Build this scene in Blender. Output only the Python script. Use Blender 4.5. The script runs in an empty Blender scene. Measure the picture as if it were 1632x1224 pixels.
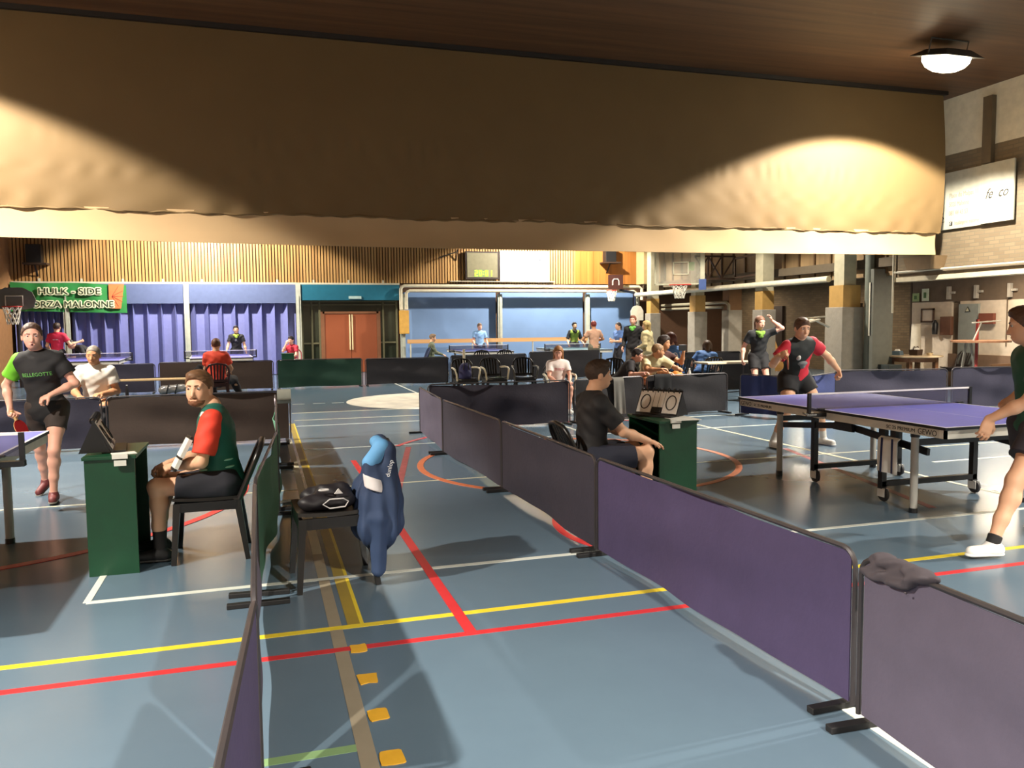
import bpy, bmesh, math, random
import numpy as np
from mathutils import Vector, Matrix
from mathutils.bvhtree import BVHTree
PI = math.pi
random.seed(7)
scene = bpy.context.scene
C = scene.collection

# ------------------------------------------------------------------ camera
cam_d = bpy.data.cameras.new('camera')
cam_d.sensor_fit = 'HORIZONTAL'; cam_d.sensor_width = 36.0; cam_d.lens = 28.40
cam_d.clip_start = 0.05; cam_d.clip_end = 200
cam = bpy.data.objects.new('camera', cam_d); C.objects.link(cam)
_yaw, _pit, _rol = 0.300193, 0.075379, -0.010115
_f = Vector((math.sin(_yaw)*math.cos(_pit), math.cos(_yaw)*math.cos(_pit), -math.sin(_pit)))
_r = Vector((math.cos(_yaw), -math.sin(_yaw), 0)); _u = _r.cross(_f)
_r2 = _r*math.cos(_rol) + _u*math.sin(_rol); _u2 = -_r*math.sin(_rol) + _u*math.cos(_rol)
cam.matrix_world = Matrix(((_r2.x,_u2.x,-_f.x,0.0),(_r2.y,_u2.y,-_f.y,0.0),(_r2.z,_u2.z,-_f.z,1.5705),(0,0,0,1)))
scene.camera = cam

# ------------------------------------------------------------------ world, exposure
w = bpy.data.worlds.new('world'); scene.world = w; w.use_nodes = True
w.node_tree.nodes['Background'].inputs[0].default_value = (1.0, 0.86, 0.66, 1)
w.node_tree.nodes['Background'].inputs[1].default_value = 0.05
vs = scene.view_settings
vs.view_transform = 'Standard'; vs.look = 'None'; vs.gamma = 1.0; vs.use_curve_mapping = False
vs.exposure = 0.18
LAMP_W = 3400.0
LAMP_COL = (1.0, 0.93, 0.81)
# x, y, tilt towards +Y in degrees, power factor
LAMPS = [(10.3, 10.3, 15, 1.10), (-4.7, 10.3, 15, 1.10), (10.3, 3.0, 0, .95), (-4.7, 3.0, 0, .95), (10.3, -3.2, 0, 1.5), (-4.7, -3.2, 0, 1.5), (3.0, -3.6, 0, 1.3),
         (9.8, 24.3, 22, 0.9), (-1.6, 24.3, 22, 0.9), (9.8, 17.0, 0, 0.5), (-4.0, 17.0, 0, 0.5), (3.2, 20.5, 0, 0.35)]

# ------------------------------------------------------------------ helpers
def lin(c):
    return tuple(((v/255.0)/12.92 if v/255.0 <= 0.04045 else ((v/255.0+0.055)/1.055)**2.4) for v in c) + (1.0,)

_mats = {}
def mat(name, rgb, rough=0.6, metal=0.0, var=0.08, scale=8.0, bump=0.0, bscale=None, emit=0.0, spec=0.5, trans=0.0, alpha=1.0):
    if name in _mats: return _mats[name]
    m = bpy.data.materials.new(name); m.use_nodes = True
    nt = m.node_tree; b = nt.nodes['Principled BSDF']
    tc = nt.nodes.new('ShaderNodeTexCoord')
    nz = nt.nodes.new('ShaderNodeTexNoise'); nz.inputs['Scale'].default_value = scale; nz.inputs['Detail'].default_value = 3
    nt.links.new(tc.outputs['Object'], nz.inputs['Vector'])
    rp = nt.nodes.new('ShaderNodeValToRGB')
    c = lin(rgb)
    rp.color_ramp.elements[0].position = 0.3; rp.color_ramp.elements[1].position = 0.7
    rp.color_ramp.elements[0].color = tuple(v*(1-var) for v in c[:3]) + (1,)
    rp.color_ramp.elements[1].color = tuple(min(1, v*(1+var)) for v in c[:3]) + (1,)
    nt.links.new(nz.outputs['Fac'], rp.inputs['Fac'])
    nt.links.new(rp.outputs['Color'], b.inputs['Base Color'])
    b.inputs['Roughness'].default_value = rough; b.inputs['Metallic'].default_value = metal
    b.inputs['Specular IOR Level'].default_value = spec
    if trans: b.inputs['Transmission Weight'].default_value = trans
    if alpha < 1: b.inputs['Alpha'].default_value = alpha
    if emit:
        b.inputs['Emission Color'].default_value = c; b.inputs['Emission Strength'].default_value = emit
    if bump:
        n2 = nt.nodes.new('ShaderNodeTexNoise'); n2.inputs['Scale'].default_value = bscale or scale*4; n2.inputs['Detail'].default_value = 4
        nt.links.new(tc.outputs['Object'], n2.inputs['Vector'])
        bp = nt.nodes.new('ShaderNodeBump'); bp.inputs['Strength'].default_value = bump; bp.inputs['Distance'].default_value = 0.02
        nt.links.new(n2.outputs['Fac'], bp.inputs['Height']); nt.links.new(bp.outputs['Normal'], b.inputs['Normal'])
    _mats[name] = m
    return m

def wood_mat(name, c1, c2, axis='x', scale=1.0, rough=0.5, plank=0.0):
    """grain stretched along one axis, optional plank joints across the other"""
    if name in _mats: return _mats[name]
    m = bpy.data.materials.new(name); m.use_nodes = True
    nt = m.node_tree; b = nt.nodes['Principled BSDF']
    tc = nt.nodes.new('ShaderNodeTexCoord'); mp = nt.nodes.new('ShaderNodeMapping')
    s = {'x': (0.6, 14, 14), 'y': (14, 0.6, 14), 'z': (14, 14, 0.6)}[axis]
    mp.inputs['Scale'].default_value = tuple(v*scale for v in s)
    nz = nt.nodes.new('ShaderNodeTexNoise'); nz.inputs['Scale'].default_value = 1.0; nz.inputs['Detail'].default_value = 5
    nt.links.new(tc.outputs['Object'], mp.inputs['Vector']); nt.links.new(mp.outputs['Vector'], nz.inputs['Vector'])
    rp = nt.nodes.new('ShaderNodeValToRGB')
    rp.color_ramp.elements[0].position = 0.3; rp.color_ramp.elements[1].position = 0.72
    rp.color_ramp.elements[0].color = lin(c1); rp.color_ramp.elements[1].color = lin(c2)
    nt.links.new(nz.outputs['Fac'], rp.inputs['Fac'])
    out = rp.outputs['Color']
    if plank:
        wv = nt.nodes.new('ShaderNodeTexWave'); wv.wave_type = 'BANDS'; wv.wave_profile = 'SAW'
        wv.bands_direction = 'Y' if axis == 'x' else 'X'
        wv.inputs['Scale'].default_value = 0.314/plank
        r2 = nt.nodes.new('ShaderNodeValToRGB'); r2.color_ramp.elements[0].position = 0.0; r2.color_ramp.elements[0].color = (0.45,0.45,0.45,1)
        r2.color_ramp.elements[1].position = 0.06; r2.color_ramp.elements[1].color = (1,1,1,1)
        nt.links.new(tc.outputs['Object'], wv.inputs['Vector']); nt.links.new(wv.outputs['Fac'], r2.inputs['Fac'])
        mx = nt.nodes.new('ShaderNodeMix'); mx.data_type = 'RGBA'; mx.blend_type = 'MULTIPLY'; mx.inputs['Factor'].default_value = 1.0
        nt.links.new(out, mx.inputs['A']); nt.links.new(r2.outputs['Color'], mx.inputs['B']); out = mx.outputs['Result']
    nt.links.new(out, b.inputs['Base Color'])
    b.inputs['Roughness'].default_value = rough
    _mats[name] = m
    return m

def brick_mat(name, c1, c2, mortar):
    m = bpy.data.materials.new(name); m.use_nodes = True
    nt = m.node_tree; b = nt.nodes['Principled BSDF']
    tc = nt.nodes.new('ShaderNodeTexCoord'); sp = nt.nodes.new('ShaderNodeSeparateXYZ'); cb = nt.nodes.new('ShaderNodeCombineXYZ')
    nt.links.new(tc.outputs['Object'], sp.inputs[0])
    ad = nt.nodes.new('ShaderNodeMath'); ad.operation = 'ADD'
    nt.links.new(sp.outputs['X'], ad.inputs[0]); nt.links.new(sp.outputs['Y'], ad.inputs[1])
    nt.links.new(ad.outputs[0], cb.inputs['X']); nt.links.new(sp.outputs['Z'], cb.inputs['Y'])
    br = nt.nodes.new('ShaderNodeTexBrick'); br.inputs['Scale'].default_value = 1.0
    br.inputs['Brick Width'].default_value = 0.22; br.inputs['Row Height'].default_value = 0.07; br.inputs['Mortar Size'].default_value = 0.008
    br.inputs['Color1'].default_value = lin(c1); br.inputs['Color2'].default_value = lin(c2); br.inputs['Mortar'].default_value = lin(mortar)
    nt.links.new(cb.outputs[0], br.inputs['Vector']); nt.links.new(br.outputs['Color'], b.inputs['Base Color'])
    bp = nt.nodes.new('ShaderNodeBump'); bp.inputs['Strength'].default_value = 0.4; bp.inputs['Distance'].default_value = 0.01; bp.invert = True
    nt.links.new(br.outputs['Fac'], bp.inputs['Height']); nt.links.new(bp.outputs['Normal'], b.inputs['Normal'])
    b.inputs['Roughness'].default_value = 0.85
    return m

class MB:
    """collects shapes, builds them as ONE mesh object"""
    def __init__(s): s.v = []; s.f = []
    def add(s, vs_, fs_):
        n = len(s.v); s.v += [tuple(v) for v in vs_]; s.f += [tuple(i+n for i in f) for f in fs_]; return s
    def box(s, x0, x1, y0, y1, z0, z1, rot=None, ctr=None, taper=None):
        vs_ = [Vector((x, y, z)) for z in (z0, z1) for y in (y0, y1) for x in (x0, x1)]
        if taper:
            cx, cy = (x0+x1)/2, (y0+y1)/2
            for v in vs_[4:]: v.x = cx+(v.x-cx)*taper; v.y = cy+(v.y-cy)*taper
        if rot is not None:
            c = Vector(ctr) if ctr else Vector(((x0+x1)/2, (y0+y1)/2, (z0+z1)/2))
            vs_ = [c + rot @ (v-c) for v in vs_]
        return s.add(vs_, [(0,2,3,1),(4,5,7,6),(0,1,5,4),(2,6,7,3),(0,4,6,2),(1,3,7,5)])
    def beam(s, a, b, w_, h_, up=(0,0,1), w2=None, h2=None):
        a = Vector(a); b = Vector(b); d = (b-a).normalized(); u = Vector(up)
        if abs(d.dot(u)) > 0.98: u = Vector((0,1,0)) if abs(d.y) < .9 else Vector((1,0,0))
        x = d.cross(u).normalized(); y = x.cross(d).normalized(); w2 = w2 or w_; h2 = h2 or h_
        vs_ = []
        for p, ww, hh in ((a, w_, h_), (b, w2, h2)):
            for sx, sy in ((-1,-1),(1,-1),(1,1),(-1,1)): vs_.append(p + x*sx*ww/2 + y*sy*hh/2)
        return s.add(vs_, [(0,3,2,1),(4,5,6,7),(0,1,5,4),(1,2,6,5),(2,3,7,6),(3,0,4,7)])
    def tube(s, pts, r, n=8, closed=False, cap=True):
        P = [Vector(p) for p in pts]; m = len(P)
        rs = r if isinstance(r, (list, tuple)) else [r]*m
        prev = None; base = len(s.v)
        for i, p in enumerate(P):
            if closed: d = (P[(i+1) % m]-P[i-1])
            else: d = (P[min(i+1, m-1)]-P[max(i-1, 0)])
            d.normalize()
            if prev is None:
                u = Vector((0,0,1)) if abs(d.z) < .9 else Vector((1,0,0))
                x = d.cross(u).normalized()
            else:
                x = (prev - d*prev.dot(d)).normalized()
            prev = x; y = d.cross(x)
            for k in range(n):
                a = 2*PI*k/n; s.v.append(tuple(p + x*math.cos(a)*rs[i] + y*math.sin(a)*rs[i]))
        L = m if closed else m-1
        for i in range(L):
            j = (i+1) % m
            for k in range(n):
                k2 = (k+1) % n
                s.f.append((base+i*n+k, base+i*n+k2, base+j*n+k2, base+j*n+k))
        if cap and not closed:
            s.f.append(tuple(base+k for k in range(n))[::-1]); s.f.append(tuple(base+(m-1)*n+k for k in range(n)))
        return s
    def lathe(s, prof, n=20, c=(0,0,0)):
        base = len(s.v); m = len(prof)
        for r, z in prof:
            for k in range(n):
                a = 2*PI*k/n; s.v.append((c[0]+r*math.cos(a), c[1]+r*math.sin(a), c[2]+z))
        for i in range(m-1):
            for k in range(n):
                k2 = (k+1) % n
                s.f.append((base+i*n+k, base+i*n+k2, base+(i+1)*n+k2, base+(i+1)*n+k))
        s.f.append(tuple(base+k for k in range(n))[::-1]); s.f.append(tuple(base+(m-1)*n+k for k in range(n)))
        return s
    def prism(s, poly, y0, y1, axis='y'):
        """poly: list of (a,b); extruded along axis"""
        def P(a, b, t): return {'y': (a, t, b), 'x': (t, a, b), 'z': (a, b, t)}[axis]
        n = len(poly)
        vs_ = [P(a, b, y0) for a, b in poly] + [P(a, b, y1) for a, b in poly]
        return s.add(vs_, [tuple(range(n)), tuple(range(2*n-1, n-1, -1))] + [(i, n+i, n+(i+1) % n, (i+1) % n) for i in range(n)])
    def sheet(s, fn, nu, nv, th=0.006):
        """fn(u,v)->Vector, u,v in 0..1 ; a closed thin solid"""
        G = [[Vector(fn(i/nu, j/nv)) for j in range(nv+1)] for i in range(nu+1)]
        N = [[None]*(nv+1) for _ in range(nu+1)]
        for i in range(nu+1):
            for j in range(nv+1):
                du = G[min(i+1,nu)][j]-G[max(i-1,0)][j]; dv = G[i][min(j+1,nv)]-G[i][max(j-1,0)]
                nn = du.cross(dv); N[i][j] = nn.normalized() if nn.length > 1e-9 else Vector((0,0,1))
        base = len(s.v); W = nv+1; T = (nu+1)*W
        for sg in (1, -1):
            for i in range(nu+1):
                for j in range(nv+1): s.v.append(tuple(G[i][j]+N[i][j]*th/2*sg))
        id_ = lambda i, j, k: base + k*T + i*W + j
        for i in range(nu):
            for j in range(nv):
                s.f.append((id_(i,j,0), id_(i+1,j,0), id_(i+1,j+1,0), id_(i,j+1,0)))
                s.f.append((id_(i,j,1), id_(i,j+1,1), id_(i+1,j+1,1), id_(i+1,j,1)))
        for i in range(nu):
            s.f.append((id_(i,0,0), id_(i,0,1), id_(i+1,0,1), id_(i+1,0,0))); s.f.append((id_(i,nv,0), id_(i+1,nv,0), id_(i+1,nv,1), id_(i,nv,1)))
        for j in range(nv):
            s.f.append((id_(0,j,0), id_(0,j+1,0), id_(0,j+1,1), id_(0,j,1))); s.f.append((id_(nu,j,0), id_(nu,j,1), id_(nu,j+1,1), id_(nu,j+1,0)))
        return s
    def build(s, name, m, parent=None, smooth=False, bevel=0.0):
        me = bpy.data.meshes.new(name); me.from_pydata(s.v, [], s.f); me.update()
        if smooth:
            me.polygons.foreach_set('use_smooth', [True]*len(me.polygons))
            try: me.set_sharp_from_angle(angle=math.radians(50))
            except Exception: pass
        me.materials.append(m)
        o = bpy.data.objects.new(name, me); C.objects.link(o)
        if parent: o.parent = parent
        if bevel:
            bv = o.modifiers.new('bevel', 'BEVEL'); bv.width = bevel; bv.segments = 2; bv.limit_method = 'ANGLE'
        return o

def thing(name, label, cat, loc=(0,0,0), rz=0.0, group=None):
    o = bpy.data.objects.new(name, None); C.objects.link(o); o.empty_display_size = 0.1
    o.location = loc; o.rotation_euler = (0, 0, rz)
    return tag(o, label, cat, group)
def tag(o, label, cat, group=None, kind=None):
    o['label'] = label; o['category'] = cat
    if group: o['group'] = group
    if kind: o['kind'] = kind
    return o
def struct(o):
    o['kind'] = 'structure'; return o
def copy_tree(o, parent=None):
    c = o.copy(); C.objects.link(c)
    if parent: c.parent = parent
    for ch in [x for x in o.children]: copy_tree(ch, c)
    return c
def text_mesh(txt, size, depth=0.002, align='LEFT', shear=0.0):
    cu = bpy.data.curves.new('txt', 'FONT'); cu.body = txt; cu.size = size; cu.extrude = depth/2; cu.align_x = align; cu.shear = shear
    cu.resolution_u = 3
    o = bpy.data.objects.new('txt', cu); C.objects.link(o)
    bpy.context.view_layer.update()
    me = bpy.data.meshes.new_from_object(o)
    bpy.data.objects.remove(o)
    return me
def text(name, txt, size, m, parent, loc, rot, depth=0.002, align='LEFT', bold=0.0, shear=0.0, fit=None):
    """flat lettering; rot = 3x3 whose columns are text-right, text-up, text-normal"""
    me = text_mesh(txt, size, depth, align, shear); me.materials.append(m)
    if fit:
        xs = [v.co.x for v in me.vertices]; k = fit/(max(xs)-min(xs))
        for v in me.vertices: v.co.x *= k
    if bold:
        for v in me.vertices: pass
    R3 = Matrix(rot).transposed(); me.transform(Matrix.Translation(Vector(loc)) @ R3.to_4x4()); me.update()
    o = bpy.data.objects.new(name, me); C.objects.link(o)
    if parent: o.parent = parent
    return o
FACE_CAM = ((1,0,0),(0,0,1),(0,-1,0))      # reads from -Y side
FACE_LEFT = ((0,-1,0),(0,0,1),(-1,0,0))    # reads from -X side
FACE_RIGHT = ((0,1,0),(0,0,1),(1,0,0))
# ================================================================== THE SETTING
XR, XL, YF, YN, ZC = 13.05, -6.9, 27.0, -8.0, 5.87
M_floor = bpy.data.materials.new('blue sports floor'); M_floor.use_nodes = True
def _floor():
    nt = M_floor.node_tree; b = nt.nodes['Principled BSDF']
    tc = nt.nodes.new('ShaderNodeTexCoord')
    nz = nt.nodes.new('ShaderNodeTexNoise'); nz.inputs['Scale'].default_value = 0.9; nz.inputs['Detail'].default_value = 6; nz.inputs['Roughness'].default_value = .6
    nt.links.new(tc.outputs['Object'], nz.inputs['Vector'])
    rp = nt.nodes.new('ShaderNodeValToRGB'); rp.color_ramp.elements[0].position = .3; rp.color_ramp.elements[1].position = .7
    rp.color_ramp.elements[0].color = lin((86, 104, 119)); rp.color_ramp.elements[1].color = lin((92, 111, 126))
    nt.links.new(nz.outputs['Fac'], rp.inputs['Fac']); nt.links.new(rp.outputs['Color'], b.inputs['Base Color'])
    n2 = nt.nodes.new('ShaderNodeTexNoise'); n2.inputs['Scale'].default_value = 2; n2.inputs['Detail'].default_value = 2
    nt.links.new(tc.outputs['Object'], n2.inputs['Vector'])
    mr = nt.nodes.new('ShaderNodeMapRange'); mr.inputs['To Min'].default_value = 0.19; mr.inputs['To Max'].default_value = 0.27
    nt.links.new(n2.outputs['Fac'], mr.inputs['Value']); nt.links.new(mr.outputs['Result'], b.inputs['Roughness'])
    b.inputs['Specular IOR Level'].default_value = 0.42
_floor()
floor = struct(MB().box(XL-.3, 19.5, YN-.3, YF+.3, -.2, 0).build('floor', M_floor))

P_white = mat('white floor paint', (205, 208, 200), .4, var=.05)
P_yel = mat('yellow floor paint', (215, 190, 50), .4, var=.05)
P_gold = mat('ochre floor tape', (212, 160, 45), .5, var=.1)
P_red = mat('red floor paint', (190, 48, 52), .4, var=.05)
P_grey = mat('taupe floor paint', (138, 128, 110), .4, var=.06)
P_cream = mat('cream floor paint', (200, 192, 165), .4, var=.06)
P_green = mat('light green floor paint', (120, 150, 105), .4, var=.06)
P_org = mat('orange floor paint', (200, 110, 70), .4, var=.06)
_z = [0.0]
def line(x0, x1, y0, y1, m, name='court_line'):
    _z[0] += 0.00008
    return MB().box(min(x0,x1), max(x0,x1), min(y0,y1), max(y0,y1), -.001, .0012+_z[0]).build(name, m, floor)
def ring(cx, cy, r, w_, m, a0=0, a1=360, name='court_circle', n=72):
    _z[0] += 0.00008; zt = .0012+_z[0]; b = MB(); vs_ = []; fs_ = []
    for i in range(n+1):
        a = math.radians(a0+(a1-a0)*i/n); c, s_ = math.cos(a), math.sin(a)
        for rr, z in ((r-w_/2, -.001), (r+w_/2, -.001), (r+w_/2, zt), (r-w_/2, zt)): vs_.append((cx+rr*c, cy+rr*s_, z))
    for i in range(n):
        for k in range(4):
            k2 = (k+1) % 4; fs_.append((i*4+k, i*4+k2, (i+1)*4+k2, (i+1)*4+k))
    b.add(vs_, fs_); return b.build(name, m, floor)
# lines running across the hall (constant Y)
line(.44, .50-.03, 4.2, 13.3, P_yel)                       # long broad yellow strip
line(.385, .45, 4.2, 13.3, mat('mustard floor paint', (150, 128, 52), .4))
line(.29, .355, -1, 5.6, P_grey); line(.29, .355, 5.6, 11.5, P_cream)
line(-1.0, 13, 5.005, 5.055, P_white); line(-6, 13, 4.15, 4.20, P_yel); line(-6, 13, 3.86, 3.91, P_red)
line(-.6, .29, 2.915, 2.965, P_green)
line(.48, 13, 10.40, 10.44, P_white); line(-3, 13, 7.88, 7.91, P_cream); line(.48, 6.3, 12.90, 12.94, P_white)
line(.48, 7, 13.7, 13.74, P_cream); line(.48, 6, 14.85, 14.9, P_cream)
for x in (.55, .95, 1.32): line(x, x+.24, 16.52, 16.57, P_white, 'court_dash')
line(3.33, 3.38, 18.1, 22, P_white); line(4.33, 4.38, 10.5, 13, P_white); line(6.27, 6.32, 5.03, 12, P_cream)
line(.945, 1.005, 3.88, 9.4, P_red); line(-1.02, -.98, 5.03, 8, P_white); line(2.19, 2.25, .5, 2.62, P_white)
line(9.0, 9.05, 5.05, 11, P_white); line(7.0, 12.5, 7.0, 7.04, P_white); line(4.0, 12, 11.75, 11.8, P_white)
for y in (3.87, 3.52, 3.17, 2.83, 2.5): 
    b = MB(); pts = []
    for k in range(12):
        a = 2*PI*k/12; rr = 1+random.uniform(-.12, .12)
        pts.append((.405+.052*rr*max(-.8, min(.8, 1.3*math.cos(a))), y+.062*rr*max(-.8, min(.8, 1.3*math.sin(a)))))
    _z[0] += .0001
    b.prism(pts, -.001, .0018+_z[0], 'z'); b.build('tape_mark', P_gold, floor)
ring(3.38, 8.45, 1.77, .07, P_org)
ring(3.2, 5.55, 1.08, .06, P_red, 150, 215)
ring(-2.65, 8.2, 2.45, .08, P_red, -75, 50)
MB().beam((1.76, 10.2, 0), (1.14, 7.3, 0), .07, .0026).build('court_line', mat('worn red floor paint', (142, 72, 72), .5, var=.2), floor)
MB().beam((6.1, 8.4, 0), (5.3, 5.3, 0), .07, .0026).build('court_line', mat('worn red floor paint', (142, 72, 72), .5, var=.2), floor)
ring(4.4, 8.7, 3.2, .06, P_red, 60, 150)
_z[0] += .0001
MB().lathe([(1.78, -.001), (1.78, .0015+_z[0])], 64, (3.38, 16.4, 0)).build('centre_circle', mat('worn cream centre circle paint', (222, 214, 196), .5, var=.22, scale=3), floor)
line(3.2, 3.55, 16.3, 16.45, mat('dark circle emblem paint', (95, 90, 80), .5), 'circle_emblem')

# ceiling, walls
M_ceil = wood_mat('dark stained ceiling boards', (74, 48, 28), (104, 70, 42), 'x', .5, .55, plank=.12)
struct(MB().box(XL-.3, 19.5, YN-.3, YF+.3, ZC, ZC+.2).build('ceiling', M_ceil))
M_slat = wood_mat('golden pine wall slats', (150, 108, 60), (196, 154, 96), 'z', .6, .5)
M_slatback = mat('dark wall behind slats', (70, 44, 22), .8)
M_plain = mat('pale plaster', (150, 135, 112), .85, bump=.1)
wb = struct(MB().box(XL-.3, 19.5, YF, YF+.3, 0, ZC).build('wall_back', M_slatback))
b = MB()
x = XL
while x < 10.7:
    wd = .062
    b.box(x, x+wd, YF-.045, YF-.002, 2.93, ZC-.01); x += .095
b.build('slat_cladding', M_slat, wb)
b = MB(); x = 10.7
while x < 13.3: b.box(x, x+.24, YF-.04, YF-.002, 2.93, ZC-.01); x += .247
b.build('board_cladding', wood_mat('orange pine boards', (150, 92, 38), (186, 124, 60), 'z', .35, .45), wb)
M_cream = mat('cream painted steel', (196, 188, 165), .45)
MB().box(XL, 4.45, YF-.09, YF-.002, 2.87, 2.93).build('ledge', M_cream, wb)
b = MB()
for k in range(10): b.box(-6.2+k*1.12, -6.14+k*1.12, YF-.08, YF-.05, 2.93, 3.02)
b.build('ledge_bracket', M_cream, wb)
struct(MB().box(XL-.3, XL, YN-.3, YF+.3, 0, ZC).build('wall_left', mat('brown left wall', (150, 108, 70), .7)))
struct(MB().box(XL-.3, 19.5, YN-.3, YN, 0, ZC).build('wall_near', M_plain))
# right wall: brick upper part over a low recess, then boarded part behind the pillars
M_brick = brick_mat('grey brown bricks', (120, 104, 80), (108, 93, 71), (104, 93, 74))
wr = struct(MB().box(XR, XR+.35, YN-.3, 14.3, 2.45, 4.78).build('wall_right', M_brick))
MB().box(XR, XR+.35, YN-.3, 14.3, 4.78, ZC).build('white_upper_band', mat('white upper wall', (205, 196, 172), .7), wr)
MB().box(XR-.02, XR+.3, YN-.3, 14.3, 2.36, 2.45).build('recess_edge', mat('cream recess edge', (190, 178, 150), .5), wr)
M_board = wood_mat('weathered brown wall boards', (118, 96, 66), (158, 130, 92), 'z', .25, .6)
wr2 = struct(MB().box(13.55, 13.8, 14.3, YF, 2.55, ZC).build('wall_right', M_board))
b = MB(); y = 14.4
while y < YF-.2: b.box(13.50, 13.56, y, y+.05, 2.6, ZC-.01); y += .62
b.build('batten', wood_mat('dark batten', (80, 60, 38), (110, 84, 54), 'z', .3), wr2)
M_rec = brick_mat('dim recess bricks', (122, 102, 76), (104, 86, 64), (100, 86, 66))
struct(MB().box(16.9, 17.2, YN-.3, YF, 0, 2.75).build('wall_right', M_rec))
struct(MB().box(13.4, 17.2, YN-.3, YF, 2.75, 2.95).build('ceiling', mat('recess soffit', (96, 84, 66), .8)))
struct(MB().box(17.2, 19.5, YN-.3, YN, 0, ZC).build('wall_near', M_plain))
# recess partition with white panels
M_fascia = mat('brown grey fascia', (104, 88, 72), .7)
struct(MB().box(15.5, 15.7, 3, 16.35, 1.97, 2.75).build('wall_right', M_fascia))
M_wp = mat('off white wall panel', (206, 190, 170), .6)
pn = struct(MB().box(15.5, 15.62, 15.12, 16.33, 0, 1.97).build('wall_right', M_wp))
struct(MB().box(15.56, 15.66, 14.88, 15.12, 0, 1.97).build('wall_right', mat('taupe pier', (112, 98, 82), .7)))
struct(MB().box(15.5, 15.62, 3, 14.88, 0, 1.97).build('wall_right', M_wp))
MB().box(15.48, 15.5, 13.62, 13.64, .95, 1.97).build('joint', M_fascia, pn)
struct(MB().box(15.44, 15.5, 14.33, 14.86, .1, 1.9).build('door_2', mat('blue grey metal door', (138, 142, 136), .5)))
struct(MB().box(15.46, 15.5, 9, 15.15, 0, .75).build('trim_1', mat('brown lower wall', (124, 98, 78), .7)))
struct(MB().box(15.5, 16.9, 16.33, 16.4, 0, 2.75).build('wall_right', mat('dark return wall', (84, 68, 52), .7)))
# far wall lower part : three pleated bays, doorway, three plain blue bays
M_pl = mat('blue grey folding partition', (118, 122, 176), .5, var=.05)
M_hd = mat('slate blue header board', (84, 96, 132), .6, var=.05)
M_bl = mat('pale blue wall panel', (112, 140, 180), .55, var=.05, scale=2)
M_teal = mat('teal header board', (24, 98, 120), .5, var=.05)
def pleats(x0, x1, label):
    t = thing('folding_partition', label, 'partition', (x0, YF, 0))
    W = x1-x0; b = MB(); n = 8; pts = []
    st = W/n
    for k in range(n): pts += [(k*st, -.10), (k*st+st*.34, -.30), (k*st+st*.42, -.10)]
    pts.append((W, -.10))
    poly = [(a, c) for a, c in pts] + [(W, -.04), (0, -.04)]
    b.prism(poly, 0.02, 2.27, 'z'); b.build('pleated_curtain', M_pl, t)
    MB().box(0, W, -.34, -.02, 2.27, 2.86).build('header_board', M_hd, t)
pleats(-6.85, -5.52, 'narrow blue pleated partition in the far left corner behind the green banner')
pleats(-5.36, -2.22, 'blue pleated folding partition below the right half of the green banner')
pleats(-2.06, 1.09, 'blue pleated folding partition between the banner and the brown doors')
MB().box(1.25, 4.4, YF-.36, YF-.02, 2.36, 2.86).build('door_header', M_teal, wb)
sgn = tag(MB().box(2.75, 3.15, YF-.40, YF-.361, 2.40, 2.49).build('exit_sign', mat('pale sign face', (180, 205, 200), .5)), 'small pale sign on the teal board above the brown doors', 'sign')
for i, (x0, x1) in enumerate(((4.58, 7.76), (7.92, 10.99), (11.15, 12.95))):
    struct(MB().box(x0, x1, YF-.12, YF-.002, 0, 2.62).build('wall_back', M_bl))
# doorway
M_brown = mat('red brown double door', (138, 72, 42), .4, var=.06, scale=2)
M_frame = mat('dull green brown frame', (92, 88, 62), .5)
M_gl = mat('dark glass', (40, 44, 34), .12, var=.2, scale=1.5)
dr = struct(MB().box(1.92, 3.72, YF-.16, YF-.01, 1.93, 2.0).box(1.86, 1.98, YF-.16, YF-.01, 0, 2.0).box(3.66, 3.78, YF-.16, YF-.01, 0, 2.0).build('door_1', mat('brown door frame', (120, 76, 48), .5)))
for x0, x1 in ((1.98, 2.815), (2.825, 3.66)):
    lf = MB().box(x0, x1, YF-.14, YF-.08, .01, 1.93).build('door_leaf', M_brown, dr, bevel=.005)
    xc = 2.78 if x0 < 2.5 else 2.86
    MB().box(xc-.018, xc+.018, YF-.19, YF-.141, .75, 1.9).build('push_bar', mat('cream door bar', (214, 196, 150), .4), lf)
wd = struct(MB().box(1.25, 4.35, YF-.07, YF-.05, .01, 2.36).build('window_1', M_gl))
b = MB()
for x in (1.25, 1.55, 1.8, 3.85, 4.3): b.box(x, x+.06, YF-.13, YF-.07, 0, 2.36)
for z in (2.2, 2.3): b.box(1.25, 4.35, YF-.12, YF-.071, z, z+.04)
b.box(1.25, 1.86, YF-.12, YF-.071, .95, 1.0); b.box(3.78, 4.35, YF-.12, YF-.071, .95, 1.0)
b.build('window_frame', M_frame, wd)
# steel posts of the far wall
M_post = mat('pale grey painted steel', (176, 178, 164), .5)
plab = ['white steel post at the right edge under the green banner, far wall', 'white steel post between the two pleated blue partitions', 'white steel post left of the brown doors',
        'white steel post just right of the yellow box by the doors', 'white steel post behind the player in light blue', 'white steel post beside the player in black and green', 'pale steel post at the right end of the blue wall']
for i, xx in enumerate((-5.44, -2.14, 1.17, 4.49, 7.84, 11.07, 13.0)):
    tag(MB().box(xx-.075, xx+.075, YF-.40, YF-.28, 0, 2.86 if i < 3 else 2.56).box(xx-.02, xx+.02, YF-.42, YF-.40, 0, 2.5).build('steel_post', M_post), plab[i], 'post')
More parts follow.
